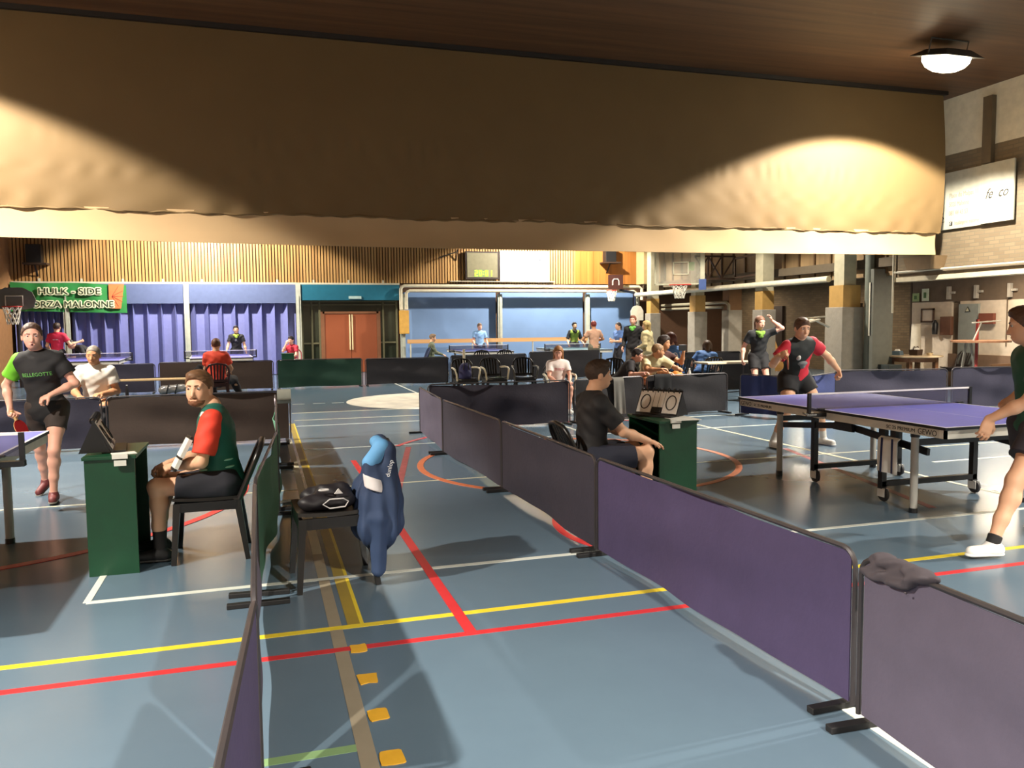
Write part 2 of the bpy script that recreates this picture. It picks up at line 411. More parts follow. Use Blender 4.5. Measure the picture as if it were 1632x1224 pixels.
# ballet-height timber rail
t = thing('hand_rail', 'long light timber rail across the blue wall on thin white posts', 'rail', (4.6, YF-.55, 0))
MB().box(0, 6.4, -.03, .03, .93, 1.06).build('timber_beam', wood_mat('pale timber rail', (190, 142, 92), (214, 170, 118), 'x', .5), t)
for xx in (.1, 2.2, 4.35, 6.3): MB().tube([(xx, 0, 0), (xx, 0, .95)], .022).build('post', M_cream, t)
# pipes on the far wall
M_pipe = mat('glossy cream pipe', (222, 212, 184), .3)
tag(MB().tube([(4.42, YF-.5, 2.05), (4.42, YF-.5, 2.72), (4.46, YF-.5, 2.79), (4.54, YF-.5, 2.82), (13.0, YF-.5, 2.82), (13.12, YF-.5, 2.75), (13.12, YF-.5, 2.35)], .055, 10).build('heating_pipe', M_pipe, smooth=True),
    'upper of the two cream pipes running above the blue wall', 'pipe')
tag(MB().tube([(4.60, YF-.5, 2.05), (4.60, YF-.5, 2.57), (4.64, YF-.5, 2.63), (4.72, YF-.5, 2.66), (12.8, YF-.5, 2.66), (12.9, YF-.5, 2.6), (12.9, YF-.5, 2.4)], .05, 10).build('heating_pipe', M_pipe, smooth=True),
    'lower of the two cream pipes running above the blue wall', 'pipe')
tag(MB().box(4.36, 4.66, YF-.6, YF-.42, 1.25, 2.02).build('pipe_casing', mat('ochre casing', (196, 150, 70), .5), bevel=.01), 'tall ochre casing box under the pipe bend beside the brown doors', 'box')
# pillars on the right
M_conc = mat('grey concrete', (150, 142, 128), .8, bump=.15)
M_ochre = mat('ochre painted concrete', (176, 138, 74), .7)
M_upst = mat('cream grey upper pillar', (178, 170, 142), .6)
pl = ['grey and ochre pillar nearest the far corner, behind the cream coat', 'grey and ochre pillar under the large basketball hoop', 'grey and ochre pillar behind the person with raised arm', 'broad grey pillar right of the red and black player']
for i, (px_, py_, hw, fw) in enumerate(((13.05, 25.5, .20, .15), (13.0, 22.4, .22, .15), (13.0, 18.9, .22, .17), (13.0, 15.75, .30, .17))):
    t = thing('pillar', pl[i], 'pillar', (px_, py_, 0))
    MB().box(-hw, hw, -hw, hw, 0, 1.86).build('base', M_conc, t, bevel=.015)
    MB().box(-hw*.8, hw*.8, -hw*.8, hw*.8, 1.86, 2.36).build('ochre_collar', M_ochre, t)
    MB().box(-fw, fw, -fw, fw, 2.36, ZC).build('shaft', M_upst, t)
t = thing('pillar', 'set-back grey pillar with brown upper part behind the pillar row', 'pillar', (14.1, 22.2, 0))
MB().box(-.24, .24, -.2, .2, 0, 1.9).build('base', M_conc, t, bevel=.015)
MB().box(-.22, .22, -.19, .19, 1.9, 2.75).build('collar', mat('brown painted upper pillar', (120, 84, 48), .7), t)
t = struct(MB().prism([(0, 0), (1.0, 0), (0, 2.4)], 20.9, 21.0, 'y').build('trim_2', mat('ochre sloping wall', (168, 124, 66), .7))); t.location = (14.6, 0.6, 0)
tag(MB().box(12.95, 13.25, 26.0, 26.6, 2.9, ZC).build('wall_pier', mat('buff pier', (176, 152, 104), .7)), 'buff pier above the far right corner beside the first pillar', 'pier')
# pipe along the pillars, with joints
tag(MB().tube([(12.75, 26.2, 2.52), (12.75, 16.0, 2.52)], .075, 12).build('heating_pipe', M_pipe, smooth=True), 'thick cream pipe running along the pillar row on the right', 'pipe')
tag(MB().tube([(13.83, 26.3, 2.14), (13.83, 22.1, 2.14), (13.83, 21.95, 2.05), (13.83, 21.95, 1.9)], .05, 10).build('heating_pipe', mat('dull grey pipe', (150, 142, 120), .4), smooth=True), 'upper thin grey pipe behind the first pillars on the right', 'pipe')
tag(MB().tube([(13.83, 26.3, 2.0), (13.83, 22.3, 2.0)], .045, 10).build('heating_pipe', mat('dull grey pipe', (150, 142, 120), .4), smooth=True), 'lower thin grey pipe behind the first pillars on the right', 'pipe')
tag(MB().tube([(13.3, 15.3, 0), (13.3, 15.3, ZC)], .10, 12).build('drain_pipe', mat('grey green pipe', (112, 116, 104), .5), smooth=True), 'tall grey green drain pipe right of the broad pillar', 'pipe')
tag(MB().box(13.2, 13.75, 15.05, 15.15, 0, 2.7).build('steel_post', mat('dim grey steel', (104, 104, 94), .6)), 'dim grey steel post behind the tall drain pipe', 'post')
tag(MB().box(13.20, 13.28, 15.11, 15.19, 1.2, 2.4).build('tube_lamp', mat('white tube', (214, 208, 188), .4)), 'white vertical tube beside the tall drain pipe', 'tube')
tag(MB().tube([(13.0, 14.25, 1.7), (13.0, 14.25, ZC)], .02, 6).build('conduit', M_cream), 'thin cream conduit on the brick wall corner', 'pipe')
tag(MB().tube([(12.98, 14.2, 2.56), (12.98, 2, 2.56)], .022, 6).build('cable_tray', M_cream), 'thin cream rail along the foot of the upper brick wall', 'rail')
# low dark doors in the recess
for i, yy in enumerate((23.4, 19.7)):
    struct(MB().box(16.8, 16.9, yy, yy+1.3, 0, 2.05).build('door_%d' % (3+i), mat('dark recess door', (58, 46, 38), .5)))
tag(MB().box(16.74, 16.79, 24.4, 24.62, 1.15, 1.45).build('notice', mat('white notice paper', (214, 206, 190), .6)), 'small white notice on the dark wall behind the second pillar', 'notice')
# ================================================================== CURTAIN, LAMPS, WALL ITEMS
YC = 12.6
M_cur = mat('tan divider curtain cloth', (106, 83, 48), .75, var=.04, scale=1.5, bump=.12, bscale=3)
t = thing('divider_curtain', 'huge tan hoisted divider curtain hanging from the ceiling across the hall', 'curtain', (0, YC, 0))
def cz(x): return 2.80 + .05*((x-4.5)/8)**2 - .05
def cur(u, v):
    x = -6.8+u*19.35
    zb = 3.20-.0*x + .010*math.sin(x*1.7)+.006*math.sin(x*5.1)
    z = zb + v*(5.82-zb)
    fall = (1-v)
    wr_ = .02*math.sin(x*9+2*math.sin(x*2.1))*math.exp(-((v-.02)/.05)**2) + .012*math.sin(x*23+math.sin(x*5)*2)*math.exp(-((v-.38)/.05)**2)*(.5+.5*math.sin(x*.9))
    wr_ += .010*math.sin(x*14+1.3*math.sin(3*x))*math.exp(-((v-.2)/.03)**2)
    y = -.06*math.sin(v*PI)*1.2 - .05*fall + wr_
    return (x, y, z)
MB().sheet(cur, 420, 46, .012).build('main_cloth', M_cur, t, smooth=True)
def hem(u, v):
    x = -6.8+u*19.25
    zb = cz(x); z = zb + v*(3.235-zb)
    y = -.035 + .010*math.sin(x*1.1) + .02*math.sin(v*PI) + .006*math.sin(x*5+v*3)
    return (x, y, z)
MB().sheet(hem, 260, 14, .012).build('bottom_band', mat('tan hem cloth with painted light', (176, 146, 106), .75, var=.04, scale=1.5), t, smooth=True)  # same cloth as above, its paler colour stands for light on it
pts = [(-6.8+i*19.3/240, -.045+.012*math.sin(i*.9), 3.20+.010*math.sin((-6.8+i*19.3/240)*1.7)+.008*math.sin(i*1.3)+.006*math.sin(i*.37)) for i in range(241)]
MB().tube(pts, .017, 8).build('gathered_roll', M_cur, t, smooth=True)
MB().box(-6.8, 12.6, -.08, .08, 5.80, 5.868).build('ceiling_track', mat('black curtain track', (30, 22, 16), .6), t)

# floodlights
M_hous = mat('grey lamp housing', (90, 88, 84), .5, metal=.5)
M_lens = mat('glowing lamp glass', (255, 240, 205), .3, emit=18.0, var=0)
llab = ['bright ceiling floodlight in front of the right end of the tan curtain', 'ceiling floodlight in front of the left end of the tan curtain', 'ceiling floodlight over the right-hand side of the near court', 'ceiling floodlight over the left-hand side of the near court', 'ceiling floodlight behind the viewer at the right', 'ceiling floodlight behind the viewer at the left', 'ceiling floodlight behind the viewer over the aisle',
        'far ceiling floodlight above the blue wall on the right', 'far ceiling floodlight above the pleated partitions', 'ceiling floodlight right of the court centre beyond the curtain', 'ceiling floodlight left of the court centre beyond the curtain', 'ceiling floodlight over the centre circle beyond the curtain']
for i, (lx, ly, tilt, k) in enumerate(LAMPS):
    t = thing('floodlight', llab[i], 'ceiling lamp', (lx, ly, 5.866-.28*math.cos(math.radians(tilt)))); t.rotation_euler = (math.radians(tilt), 0, 0)
    MB().box(-.38, .38, -.38, .38, .02, .13, taper=.6).build('housing', M_hous, t, bevel=.01)
    MB().tube([(-.36, 0, .06), (-.36, 0, .27), (.36, 0, .27), (.36, 0, .06)], .012, 6).build('bracket', M_hous, t)
    MB().lathe([(.02, -.21), (.16, -.19), (.28, -.13), (.34, -.05), (.35, .018)], 28).build('glass', M_lens, t, smooth=True)  # dome made oversized so its glow stands for the lamp's glare
    ld = bpy.data.lights.new('flood_beam', 'SPOT'); ld.energy = LAMP_W*k; ld.color = LAMP_COL; ld.spot_size = math.radians(127.4); ld.spot_blend = .16; ld.shadow_soft_size = .10
    lo = bpy.data.objects.new('flood_beam', ld); C.objects.link(lo); lo.parent = t; lo.location = (0, 0, -.25)
for (x_, y_, lb, W_) in ((14.4, 12.6, 'added fill lamp under the low soffit of the right recess', 110), (14.9, 19.5, 'added fill lamp under the soffit behind the pillars', 90), (15.6, 24.5, 'added fill lamp under the soffit in the far recess corner', 60)):  # unseen lamps added to brighten the recess
    t = thing('added_fill_lamp', lb, 'ceiling lamp', (x_, y_, 2.75))
    MB().box(-.06, .06, -.6, .6, -.06, -.001).build('housing', M_cream, t); MB().tube([(0, -.55, -.075), (0, .55, -.075)], .014, 8).build('tube', mat('glowing fill tube', (255, 235, 200), .3, emit=6.0, var=0), t)
    ld = bpy.data.lights.new('added_fill_light', 'AREA'); ld.shape = 'RECTANGLE'; ld.size = .1; ld.size_y = 1.1; ld.energy = W_; ld.color = (1.0, .86, .66)
    lo = bpy.data.objects.new('added_fill_light', ld); C.objects.link(lo); lo.parent = t; lo.location = (0, 0, -.10)
# smoke detector
tag(MB().lathe([(.10, 0), (.10, -.03), (.06, -.06)][::-1], 20, (2.28, 10.2, 5.868)).build('smoke_detector', mat('dull grey plastic', (130, 112, 92), .5), smooth=True), 'small round detector on the dark wooden ceiling', 'detector')

# wall loudspeakers
M_blk = mat('black plastic', (26, 25, 26), .45)
for xx, zz, lb in ((-6.2, 3.5, 'black loudspeaker on a bracket above the green banner'), (11.95, 3.75, 'black loudspeaker on a bracket above the small basketball hoop')):
    t = thing('loudspeaker', lb, 'loudspeaker', (xx, YF-.05, zz))
    MB().box(-.2, .2, -.40, -.1, -.05, .48).build('cabinet', M_blk, t, bevel=.01)
    MB().box(-.28, .34, -.46, -.02, -.10, -.051).build('shelf', mat('dark brown shelf', (56, 38, 26), .6), t)
    MB().beam((0, -.3, -.1), (0, -.0, -.42), .04, .03).build('bracket_arm', M_blk, t)
# clock board
t = thing('scoreboard_clock', 'black-framed wall scoreboard showing 20:01 in green digits', 'clock', (6.68, YF-.10, 3.06))
MB().box(0, 1.19, -.12, 0, 0, .95).build('frame', mat('dark board frame', (40, 24, 18), .5), t, bevel=.01)
MB().box(.06, 1.13, -.135, -.121, .07, .90).build('panel', mat('olive grey board face', (118, 112, 88), .4), t)
M_dig = mat('lit yellow green digits', (180, 255, 60), .4, emit=1.6, var=0)
SEG = {'0': 'abcdef', '1': 'bc', '2': 'abged'}
def seg7(mb, ch, x, z, w_, h_, th, y):
    S = {'a': (x, x+w_, z+h_-th, z+h_), 'd': (x, x+w_, z, z+th), 'g': (x, x+w_, z+h_/2-th/2, z+h_/2+th/2),
         'b': (x+w_-th, x+w_, z+h_/2, z+h_), 'c': (x+w_-th, x+w_, z, z+h_/2), 'f': (x, x+th, z+h_/2, z+h_), 'e': (x, x+th, z, z+h_/2)}
    for c_ in SEG[ch]:
        a = S[c_]; mb.box(a[0], a[1], y-.006, y, a[2], a[3])
b = MB(); xx = .32
for ch in '20:01':
    if ch == ':':
        b.box(xx, xx+.035, -.142, -.136, .16, .195); b.box(xx, xx+.035, -.142, -.136, .24, .275); xx += .075
    else: seg7(b, ch, xx, .11, .105, .20, .034, -.136); xx += .145
b.build('digits', M_dig, t)
t = thing('sponsor_board', 'white sponsor board right of the clock with small dark lettering', 'sign', (7.93, YF-.08, 2.97))
MB().box(0, 1.80, -.05, 0, 0, 1.08).build('board', mat('bright white board', (196, 198, 196), .5), t)
M_ink = mat('dark blue ink', (62, 66, 92), .6)
text('lettering', 'DUNNACE', .16, M_ink, t, (.36, -.052, .40), FACE_CAM, .004, fit=.8)
text('small_lettering', 'Iv Sure', .11, M_ink, t, (.36, -.052, .58), FACE_CAM, .004, fit=.42)
MB().tube([(1.43, -.055, .80), (1.50, -.055, .76), (1.58, -.055, .76), (1.65, -.055, .80)], .012, 6).tube([(1.50, -.055, .83), (1.54, -.055, .86), (1.58, -.055, .83)], .010, 6).build('logo', M_ink, t)
MB().box(.03, .17, -.053, -.050, .72, .98).build('green_mark', mat('pale green mark', (190, 214, 160), .6), t)
tag(MB().box(6.15, 9.9, YF-.22, YF-.05, 2.985, 3.01).build('board_ledge', M_cream), 'thin cream ledge under the clock and white sponsor board', 'ledge')
tag(MB().tube([(5.75, YF-.3, 3.78), (6.4, YF-.2, 3.98)], .02, 6).tube([(6.4, YF-.06, 3.7), (6.4, YF-.24, 4.05)], .02, 6).build('wall_bracket', mat('dark iron', (50, 42, 34), .5)), 'thin metal bracket on the slats left of the clock', 'bracket')

# green supporter banner
M_ban = mat('grass green banner cloth', (42, 128, 62), .6, var=.18, scale=2)
t = thing('supporter_banner', 'green cloth banner reading HULK - SIDE FORZA MALONNE with orange corner', 'banner', (-6.85, YF-.42, 0))
def bsh(u, v):
    return (u*3.05, .02*math.sin(u*15)+.012*math.sin(u*31+v*2), 2.02+.03*math.cos(u*3)+v*.84-.02*math.sin(u*8)*v)
MB().sheet(bsh, 60, 8, .004).build('cloth', M_ban, t, smooth=True)
def osh(u, v): return (2.58+u*.42+.0*v, -.03, 2.08+v*.74)
MB().sheet(lambda u, v: (2.58+u*.42*(1-.25*(1-v)), -.032, 2.12+v*.72), 6, 4, .003).build('orange_corner', mat('orange banner print', (226, 120, 70), .6, var=.1, scale=5), t)
b = MB()
for a in (-60, -30, 0, 28, 58): b.beam((2.66, -.037, 2.48), (2.66+.34*math.cos(math.radians(a)), -.037, 2.48+.34*math.sin(math.radians(a))), .002, .012, up=(0,0,1) if abs(a)<40 else (1,0,0))
b.build('print_rays', mat('dark red print', (150, 50, 36), .6), t)
M_lt = mat('cream banner letters', (232, 236, 200), .6); M_dk = mat('dark green letters', (30, 52, 28), .6)
def outlined(s, x, z, size, w_):
    me_o = None
    for kk, (dx, dz) in enumerate(((-.034,0),(.034,0),(0,.034),(0,-.034),(.025,.025),(-.025,.025),(.025,-.025),(-.025,-.025))):
        text('letter_outline', s, size, M_lt, t, (x+dx, -.046-.002*kk, z+dz), FACE_CAM, .001, fit=w_)
    text('lettering', s, size, M_dk, t, (x, -.068, z), FACE_CAM, .002, fit=w_)
outlined('HULK - SIDE', .72, 2.54, .26, 1.62)
outlined('FORZA MALONNE', .42, 2.16, .26, 2.26)

# brick wall boards
M_ltgrey = mat('pale grey print', (124, 118, 104), .6); M_black = mat('black print', (36, 36, 34), .6)
t = thing('advert_board', 'large white advertising board on the brick wall with grey address lines', 'sign', (XR-.03, 13.2, 0))
MB().box(-.04, 0, -1.16, .35, 3.32, 4.42).build('board', mat('warm white board', (172, 168, 150), .5), t)
for k, s in enumerate(('Place du Malpas 11', '5020 Malonne', '081 44 43 53')):
    text('address_line', s, .13, M_ltgrey, t, (-.043, -.40, 3.92-k*.17), FACE_LEFT, .002, fit=(.66, .46, .44)[k])
text('page_line', 'boulangerie malonne', .11, M_ltgrey, t, (-.043, -.54, 3.39), FACE_LEFT, .002, fit=.56)
text('letter_mark', 'R', .22, M_black, t, (-.043, -.16, 3.53), FACE_LEFT, .002)
MB().box(-.043, -.041, -.30, .3, 3.47, 3.48).build('rule', M_black, t)
MB().box(-.045, -.041, -.49, -.42, 3.38, 3.46).build('square_icon', M_black, t)
text('icon_letter', 'f', .08, mat('white print', (240, 238, 230), .6), t, (-.047, -.435, 3.395), FACE_LEFT, .002)
t = thing('advert_board', 'white board with handwritten script, overlapping the right end of the address board', 'sign', (XR-.08, 12.02, 0))
MB().box(-.03, 0, -.68, .02, 3.33, 4.42).build('board', mat('warm white board', (172, 168, 150), .5), t)
text('script', 'fe  co', .26, M_black, t, (-.033, -.08, 3.78), FACE_LEFT, .002, shear=.4, fit=.48)
tag(MB().box(XR-.10, XR, 11.86, 12.06, 4.44, 5.66).build('steel_post', mat('brown steel', (92, 78, 58), .6)), 'short brown steel post above the white advertising board', 'post')
tag(MB().box(XR-.35, XR-.02, 12.95, 13.55, 2.56, 2.82, taper=1.25).build('wall_lamp', mat('brown plastic lamp', (116, 94, 66), .5)), 'small brown wall fitting below the right end of the curtain', 'lamp')

# things on the recess wall, right background
M_wdk = mat('dark wooden frame', (74, 48, 30), .5)
t = thing('framed_picture', 'square dark picture frame on the white panel above the round table', 'picture', (15.48, 15.62, 1.48))
MB().box(-.03, 0, -.02, .38, 0, .04).box(-.03, 0, -.02, .38, .30, .34).box(-.03, 0, -.02, .02, 0, .34).box(-.03, 0, .34, .38, 0, .34).build('frame', M_wdk, t)
MB().box(-.015, -.002, .02, .34, .04, .30).build('print', mat('pale print', (214, 200, 184), .6), t)
tag(MB().box(15.38, 15.47, 15.02, 15.34, 1.18, 1.62).build('wall_cabinet', mat('brown cabinet', (108, 72, 54), .5), bevel=.01), 'small brown wall cabinet right of the picture frame', 'cabinet')
tag(MB().box(15.38, 15.46, 13.88, 14.26, 1.44, 1.68).build('notice_board', mat('red brown notice board', (112, 60, 44), .6)), 'red brown notice board right of the grey metal door', 'board')
for (yy, zz, ww, hh, lb, rgb) in ((16.08, 2.0, .2, .2, 'pale green picture card standing left of the tall card on the ledge', (150, 175, 120)), (15.78, 2.0, .2, .3, 'tall white card with green motif on the ledge over the panel', (205, 215, 190))):
    t = thing('picture_card', lb, 'picture', (15.47, yy, zz))
    MB().box(-.02, 0, 0, ww, 0, hh).build('card', mat('card %d' % rgb[0], rgb, .6), t)
    MB().box(-.026, -.021, ww*.3, ww*.7, hh*.25, hh*.7).build('motif', mat('green motif', (70, 110, 60), .6), t)
for yy, lb in ((15.12, 'first white wall bracket from the pillars on the brown fascia'), (14.36, 'middle white wall bracket on the brown fascia'), (13.5, 'white wall bracket on the brown fascia nearest the green-shirted player')):
    tag(MB().box(15.40, 15.48, yy, yy+.07, 2.02, 2.32).box(15.42, 15.48, yy-.12, yy, 2.15, 2.2).build('wall_bracket', mat('pale metal', (170, 162, 150), .4)), lb, 'bracket')
t = thing('warning_label', 'small triangular warning label on the blue grey metal door', 'sign', (15.43, 14.60, 1.72))
MB().prism([(-.07, 0), (.07, 0), (0, .12)], -.01, .008, 'x').build('triangle', mat('dark label', (50, 52, 50), .6), t)
MB().prism([(-.045, .013), (.045, .013), (0, .09)], -.013, -.0101, 'x').build('label_face', mat('pale label face', (196, 190, 160), .6), t)
tag(MB().lathe([(.06, 0), (.07, .25), (.04, .3), (.02, .34)], 14, (15.35, 15.45, 1.20)).build('wall_phone', M_blk, smooth=True), 'small dark object on the white panel under the picture frame', 'fixture')

# basketball hoops
M_rim = mat('red orange rim', (196, 52, 40), .4); M_net = mat('white net cord', (222, 216, 200), .7)
def hoop_net(t, c, r, h_):
    b = MB(); n = 10
    for k in range(n):
        for sg in (1, -1):
            pts = []
            for j in range(5):
                a = 2*PI*(k+sg*j*.5)/n; rr = r*(1-.45*(j/4)**.7)
                pts.append((c[0]+rr*math.cos(a), c[1]+rr*math.sin(a), c[2]-h_*j/4))
            b.tube(pts, .012, 4)
    return b.build('net', M_net, t)
def rim(t, c, r):
    return MB().tube([(c[0]+r*math.cos(2*PI*k/24), c[1]+r*math.sin(2*PI*k/24), c[2]) for k in range(24)], .014, 6, closed=True).build('rim', M_rim, t)
t = thing('basketball_hoop', 'large basketball hoop with clear backboard swung in front of the pillars', 'basketball hoop', (11.42, 20.6, 0), 0)
rot = Matrix.Rotation(math.radians(-34), 3, 'Z')
def RL(x, y, z): v = rot @ Vector((x, y, 0)); return (v.x, v.y, z)
def rbox(b, x0, x1, y0, y1, z0, z1):
    return b.box(x0, x1, y0, y1, z0, z1, rot=rot, ctr=(0, 0, 0))
rbox(MB(), -.72, .62, -.02, .0, 2.62, 3.66).build('backboard', mat('clear scratched acrylic', (196, 190, 170), .2, alpha=.35), t)
b = MB()
for a in ((-.74, .64, 2.60, 2.64), (-.74, .64, 3.64, 3.68), (-.74, -.70, 2.6, 3.68), (.54, .66, 2.5, 3.7), (-.22, .22, 2.88, 2.91), (-.22, .22, 3.22, 3.25), (-.22, -.19, 2.88, 3.25), (.19, .22, 2.88, 3.25)): rbox(b, a[0], a[1], -.035, -.021, a[2], a[3])
b.build('board_frame', mat('pale board frame', (190, 186, 160), .5), t)
rbox(MB(), .5, .70, -.05, .04, 2.45, 2.75).build('edge_pad', mat('blue pad', (60, 84, 140), .6), t)
rbox(MB(), -.3, .3, -.28, -.03, 2.585, 2.61).build('rim_bracket', M_rim, t)
rim(t, RL(0, -.42, 2.58), .23); hoop_net(t, RL(0, -.42, 2.57), .23, .36)
b = MB(); a0 = Vector((.15, .3, 0))
L_ = [((.1, .35), (1.2, .5))]
for zz in (2.78, 3.42): b.beam((.5, .1, zz), (1.75, 0, zz), .05, .05)
for (p, q_) in ((0, .33), (.33, .66), (.66, 1)):
    for (z1, z2) in ((2.78, 3.42), (3.42, 2.78)):
        if p > .5 and z1 > 3: continue
        b.beam((.5+1.25*p, .1-.1*p, z1), (.5+1.25*q_, .1-.1*q_, z2), .035, .035)
for p in (.33, .66, 1): b.beam((.5+1.25*p, .1-.1*p, 2.78), (.5+1.25*p, .1-.1*p, 3.42), .045, .045)
b.beam((1.75, 0, 3.36), (1.62, -1.54, 3.40), .05, .05).beam((1.75, 0, 2.80), (1.62, -1.54, 2.84), .05, .05)
MB().box(.36, .52, .16, .20, 3.02, 3.26).build('green_display', mat('lit green sign', (90, 200, 70), .5, emit=.1), t)
b.build('support_truss', mat('dark brown steel truss', (70, 50, 38), .5), t)
t = thing('basketball_hoop', 'small basketball hoop with dark brown backboard in front of the blue wall', 'basketball hoop', (11.95, 26.2, 0))
MB().box(-.28, .28, -.03, 0, 2.72, 3.22).build('backboard', mat('dark brown backboard', (64, 34, 28), .5), t)
MB().tube([(-.12, -.04, 2.86), (-.12, -.04, 3.0), (-.07, -.04, 3.07), (.07, -.04, 3.07), (.12, -.04, 3.0), (.12, -.04, 2.86)], .018, 6).build('target_mark', M_net, t)
rim(t, (-.28, -.3, 2.66), .19); hoop_net(t, (-.28, -.3, 2.65), .19, .36)
MB().tube([(.2, .05, 2.7), (.75, .05, 2.6), (.78, .05, 2.5), (.78, .05, 0)], .045, 8).build('pole', mat('dark blue steel', (28, 34, 52), .4), t)
t = thing('basketball_hoop', 'grey fan-shaped basketball backboard with net at the far left', 'basketball hoop', (-6.1, 24.0, 0))
pts = [(-.45, 2.1), (-.5, 2.3), (-.42, 2.5), (-.2, 2.62), (.2, 2.62), (.42, 2.5), (.5, 2.3), (.45, 2.1), (.25, 2.05), (-.25, 2.05)]
MB().prism(pts, 0, .03, 'y').build('backboard', mat('dull grey backboard', (110, 112, 106), .5), t)
MB().tube([(-.2, -.01, 2.15), (-.2, -.01, 2.4), (.2, -.01, 2.4), (.2, -.01, 2.15)], .015, 6).build('target_mark', M_net, t)
rim(t, (.0, -.24, 2.12), .22); hoop_net(t, (0, -.24, 2.11), .22, .45)
MB().tube([(0, .1, 2.3), (0, .3, 2.2), (0, .34, 0)], .06, 8).build('pole', mat('dark steel pole', (40, 38, 44), .5), t)
t = thing('backboard', 'white rounded spare backboard leaning at the end of the blue wall', 'backboard', (12.72, 26.05, 0))
MB().prism([(-.24, 1.62), (-.24, 1.95), (-.15, 2.1), (0, 2.15), (.15, 2.1), (.24, 1.95), (.24, 1.62)], 0, .04, 'y').build('board', mat('white board plastic', (214, 206, 186), .5), t)
MB().tube([(0, .08, 1.7), (0, .08, 0)], .03, 8).build('stand_pole', M_post, t)
# white sloping frame behind the player
t = thing('folding_stand', 'white sloping frame on a thin post behind the red and black player', 'stand', (11.0, 14.5, 0))
M_wm = mat('white enamel', (214, 206, 184), .5)
MB().beam((-.15, 0, 1.60), (.48, 0, 1.64), .05, .03).beam((-.1, 0, 1.5), (.25, 0, 1.58), .3, .03).beam((.2, 0, 1.58), (.5, -.1, 1.42), .1, .03).build('sloping_frame', M_wm, t)
MB().tube([(.02, 0, 0), (.02, 0, 1.52)], .02, 8).build('post', M_wm, t)
MB().tube([(-.3, -.2, .01), (.3, .2, .01)], .02, 6).tube([(-.3, .2, .01), (.3, -.2, .01)], .02, 6).build('foot', M_wm, t)
# ================================================================== BARRIERS
M_tubeg = mat('dark grey tube', (62, 58, 60), .4, metal=.3)
M_foot = mat('black rubber foot', (22, 21, 22), .6)
FAB = {'purple': mat('dark purple barrier cloth', (68, 58, 92), .85, var=.05, bump=.1), 'grey': mat('grey violet barrier cloth', (84, 78, 95), .85, var=.05, bump=.1),
       'char': mat('charcoal barrier cloth', (50, 46, 58), .85, var=.06, bump=.1), 'black': mat('black barrier cloth', (34, 32, 36), .85, var=.08, bump=.1),
       'brown': mat('dark brown barrier cloth', (60, 47, 40), .85, var=.05, bump=.1), 'green': mat('green barrier cloth', (84, 138, 112), .85, var=.05, bump=.1),
       'dgreen': mat('dark green barrier cloth', (22, 58, 44), .85, var=.05, bump=.1), 'blue': mat('navy blue barrier cloth', (44, 54, 100), .85, var=.06, bump=.1), 'navy': mat('dark navy barrier cloth', (44, 42, 58), .85, var=.06, bump=.1)}
def barrier(p0, p1, cloth, label, h=.66, seed=0, sag=.0, wave=.02, group=None, feet=True):
    a = Vector((p0[0], p0[1], 0)); b_ = Vector((p1[0], p1[1], 0)); L = (b_-a).length; ang = math.atan2(b_.y-a.y, b_.x-a.x)
    t = thing('court_barrier', label, 'barrier', a, ang, group); rd = random.Random(seed); ph = [rd.uniform(0, 6) for _ in range(4)]
    def fn(u, v):
        x = .035+u*(L-.07)
        edge = math.sin(u*PI)
        y = wave*edge*(math.sin(u*7+ph[0]+v*1.5)+.4*math.sin(u*17+ph[1]-v*3)) + .012*math.sin(v*9+u*4+ph[2])*edge
        zt = h-.012 - sag*edge*(.8+.2*math.sin(u*9+ph[3])); zb = .035+.012*math.sin(u*5+ph[3])*edge
        return (x, y, zb+v*(zt-zb))
    MB().sheet(fn, max(10, int(L*14)), 14, .006).build('cloth', FAB[cloth], t, smooth=True)
    r = .011; c = .07
    pts = [(.014, 0, .03), (.014, 0, h-c)] + [(.014+c*(1-math.cos(q)), 0, h-c+c*math.sin(q)) for q in (PI/8, PI/4, 3*PI/8, PI/2)]
    pts += [(L-x, y, z) for x, y, z in pts[::-1]]
    MB().tube(pts, r, 6).build('frame', M_tubeg, t, smooth=True)
    if feet:
        for x in (.06, L-.06): MB().box(x-.02, x+.02, -.17, .17, .0, .028).build('foot', M_foot, t, bevel=.004)
    return t
P = [(2.12, .35), (2.22, 2.58), (2.14, 5.0), (2.12, 7.2), (2.06, 9.5), (2.16, 11.5)]
barrier(P[0], (P[1][0]-.03, P[1][1]-.04), 'grey', 'nearest grey violet barrier on the right with clothes over its corner', seed=1, wave=.012)
barrier(P[1], P[2], 'purple', 'deep purple barrier right of the aisle, next to the nearest grey one', seed=2, wave=.022, sag=.012)
barrier(P[2], P[3], 'char', 'dark grey violet barrier just beyond the purple one in the right row', seed=3, wave=.015)
barrier(P[3], P[4], 'char', 'dark barrier fourth along the right row, curving away toward the corner', seed=4, wave=.012)
barrier(P[4], P[5], 'grey', 'short-looking greyish barrier at the far corner end of the right row', seed=5, wave=.01)
barrier((2.30, 11.66), (4.55, 11.64), 'char', 'sagging charcoal barrier facing the viewer left of the seated man in black', h=.68, seed=6, wave=.05, sag=.035)
barrier((4.6, 11.64), (5.95, 11.95), 'black', 'black barrier with the grey towel over it, behind the scoreboard', h=.68, seed=7)
barrier((6.0, 11.97), (7.62, 12.1), 'black', 'black barrier under the seated spectators, left of the blue barrier', h=.68, seed=8)
barrier((7.62, 11.75), (7.95, 10.85), 'blue', 'creased navy blue barrier turned sideways left of the red and black player', h=.68, seed=9, wave=.04)
barrier((8.12, 10.72), (9.30, 11.45), 'blue', 'navy blue barrier directly behind the red and black player', h=.68, seed=10, wave=.03)
barrier((9.4, 11.62), (11.4, 11.15), 'navy', 'dark navy barrier below the broad grey pillar', h=.70, seed=11, sag=.01)
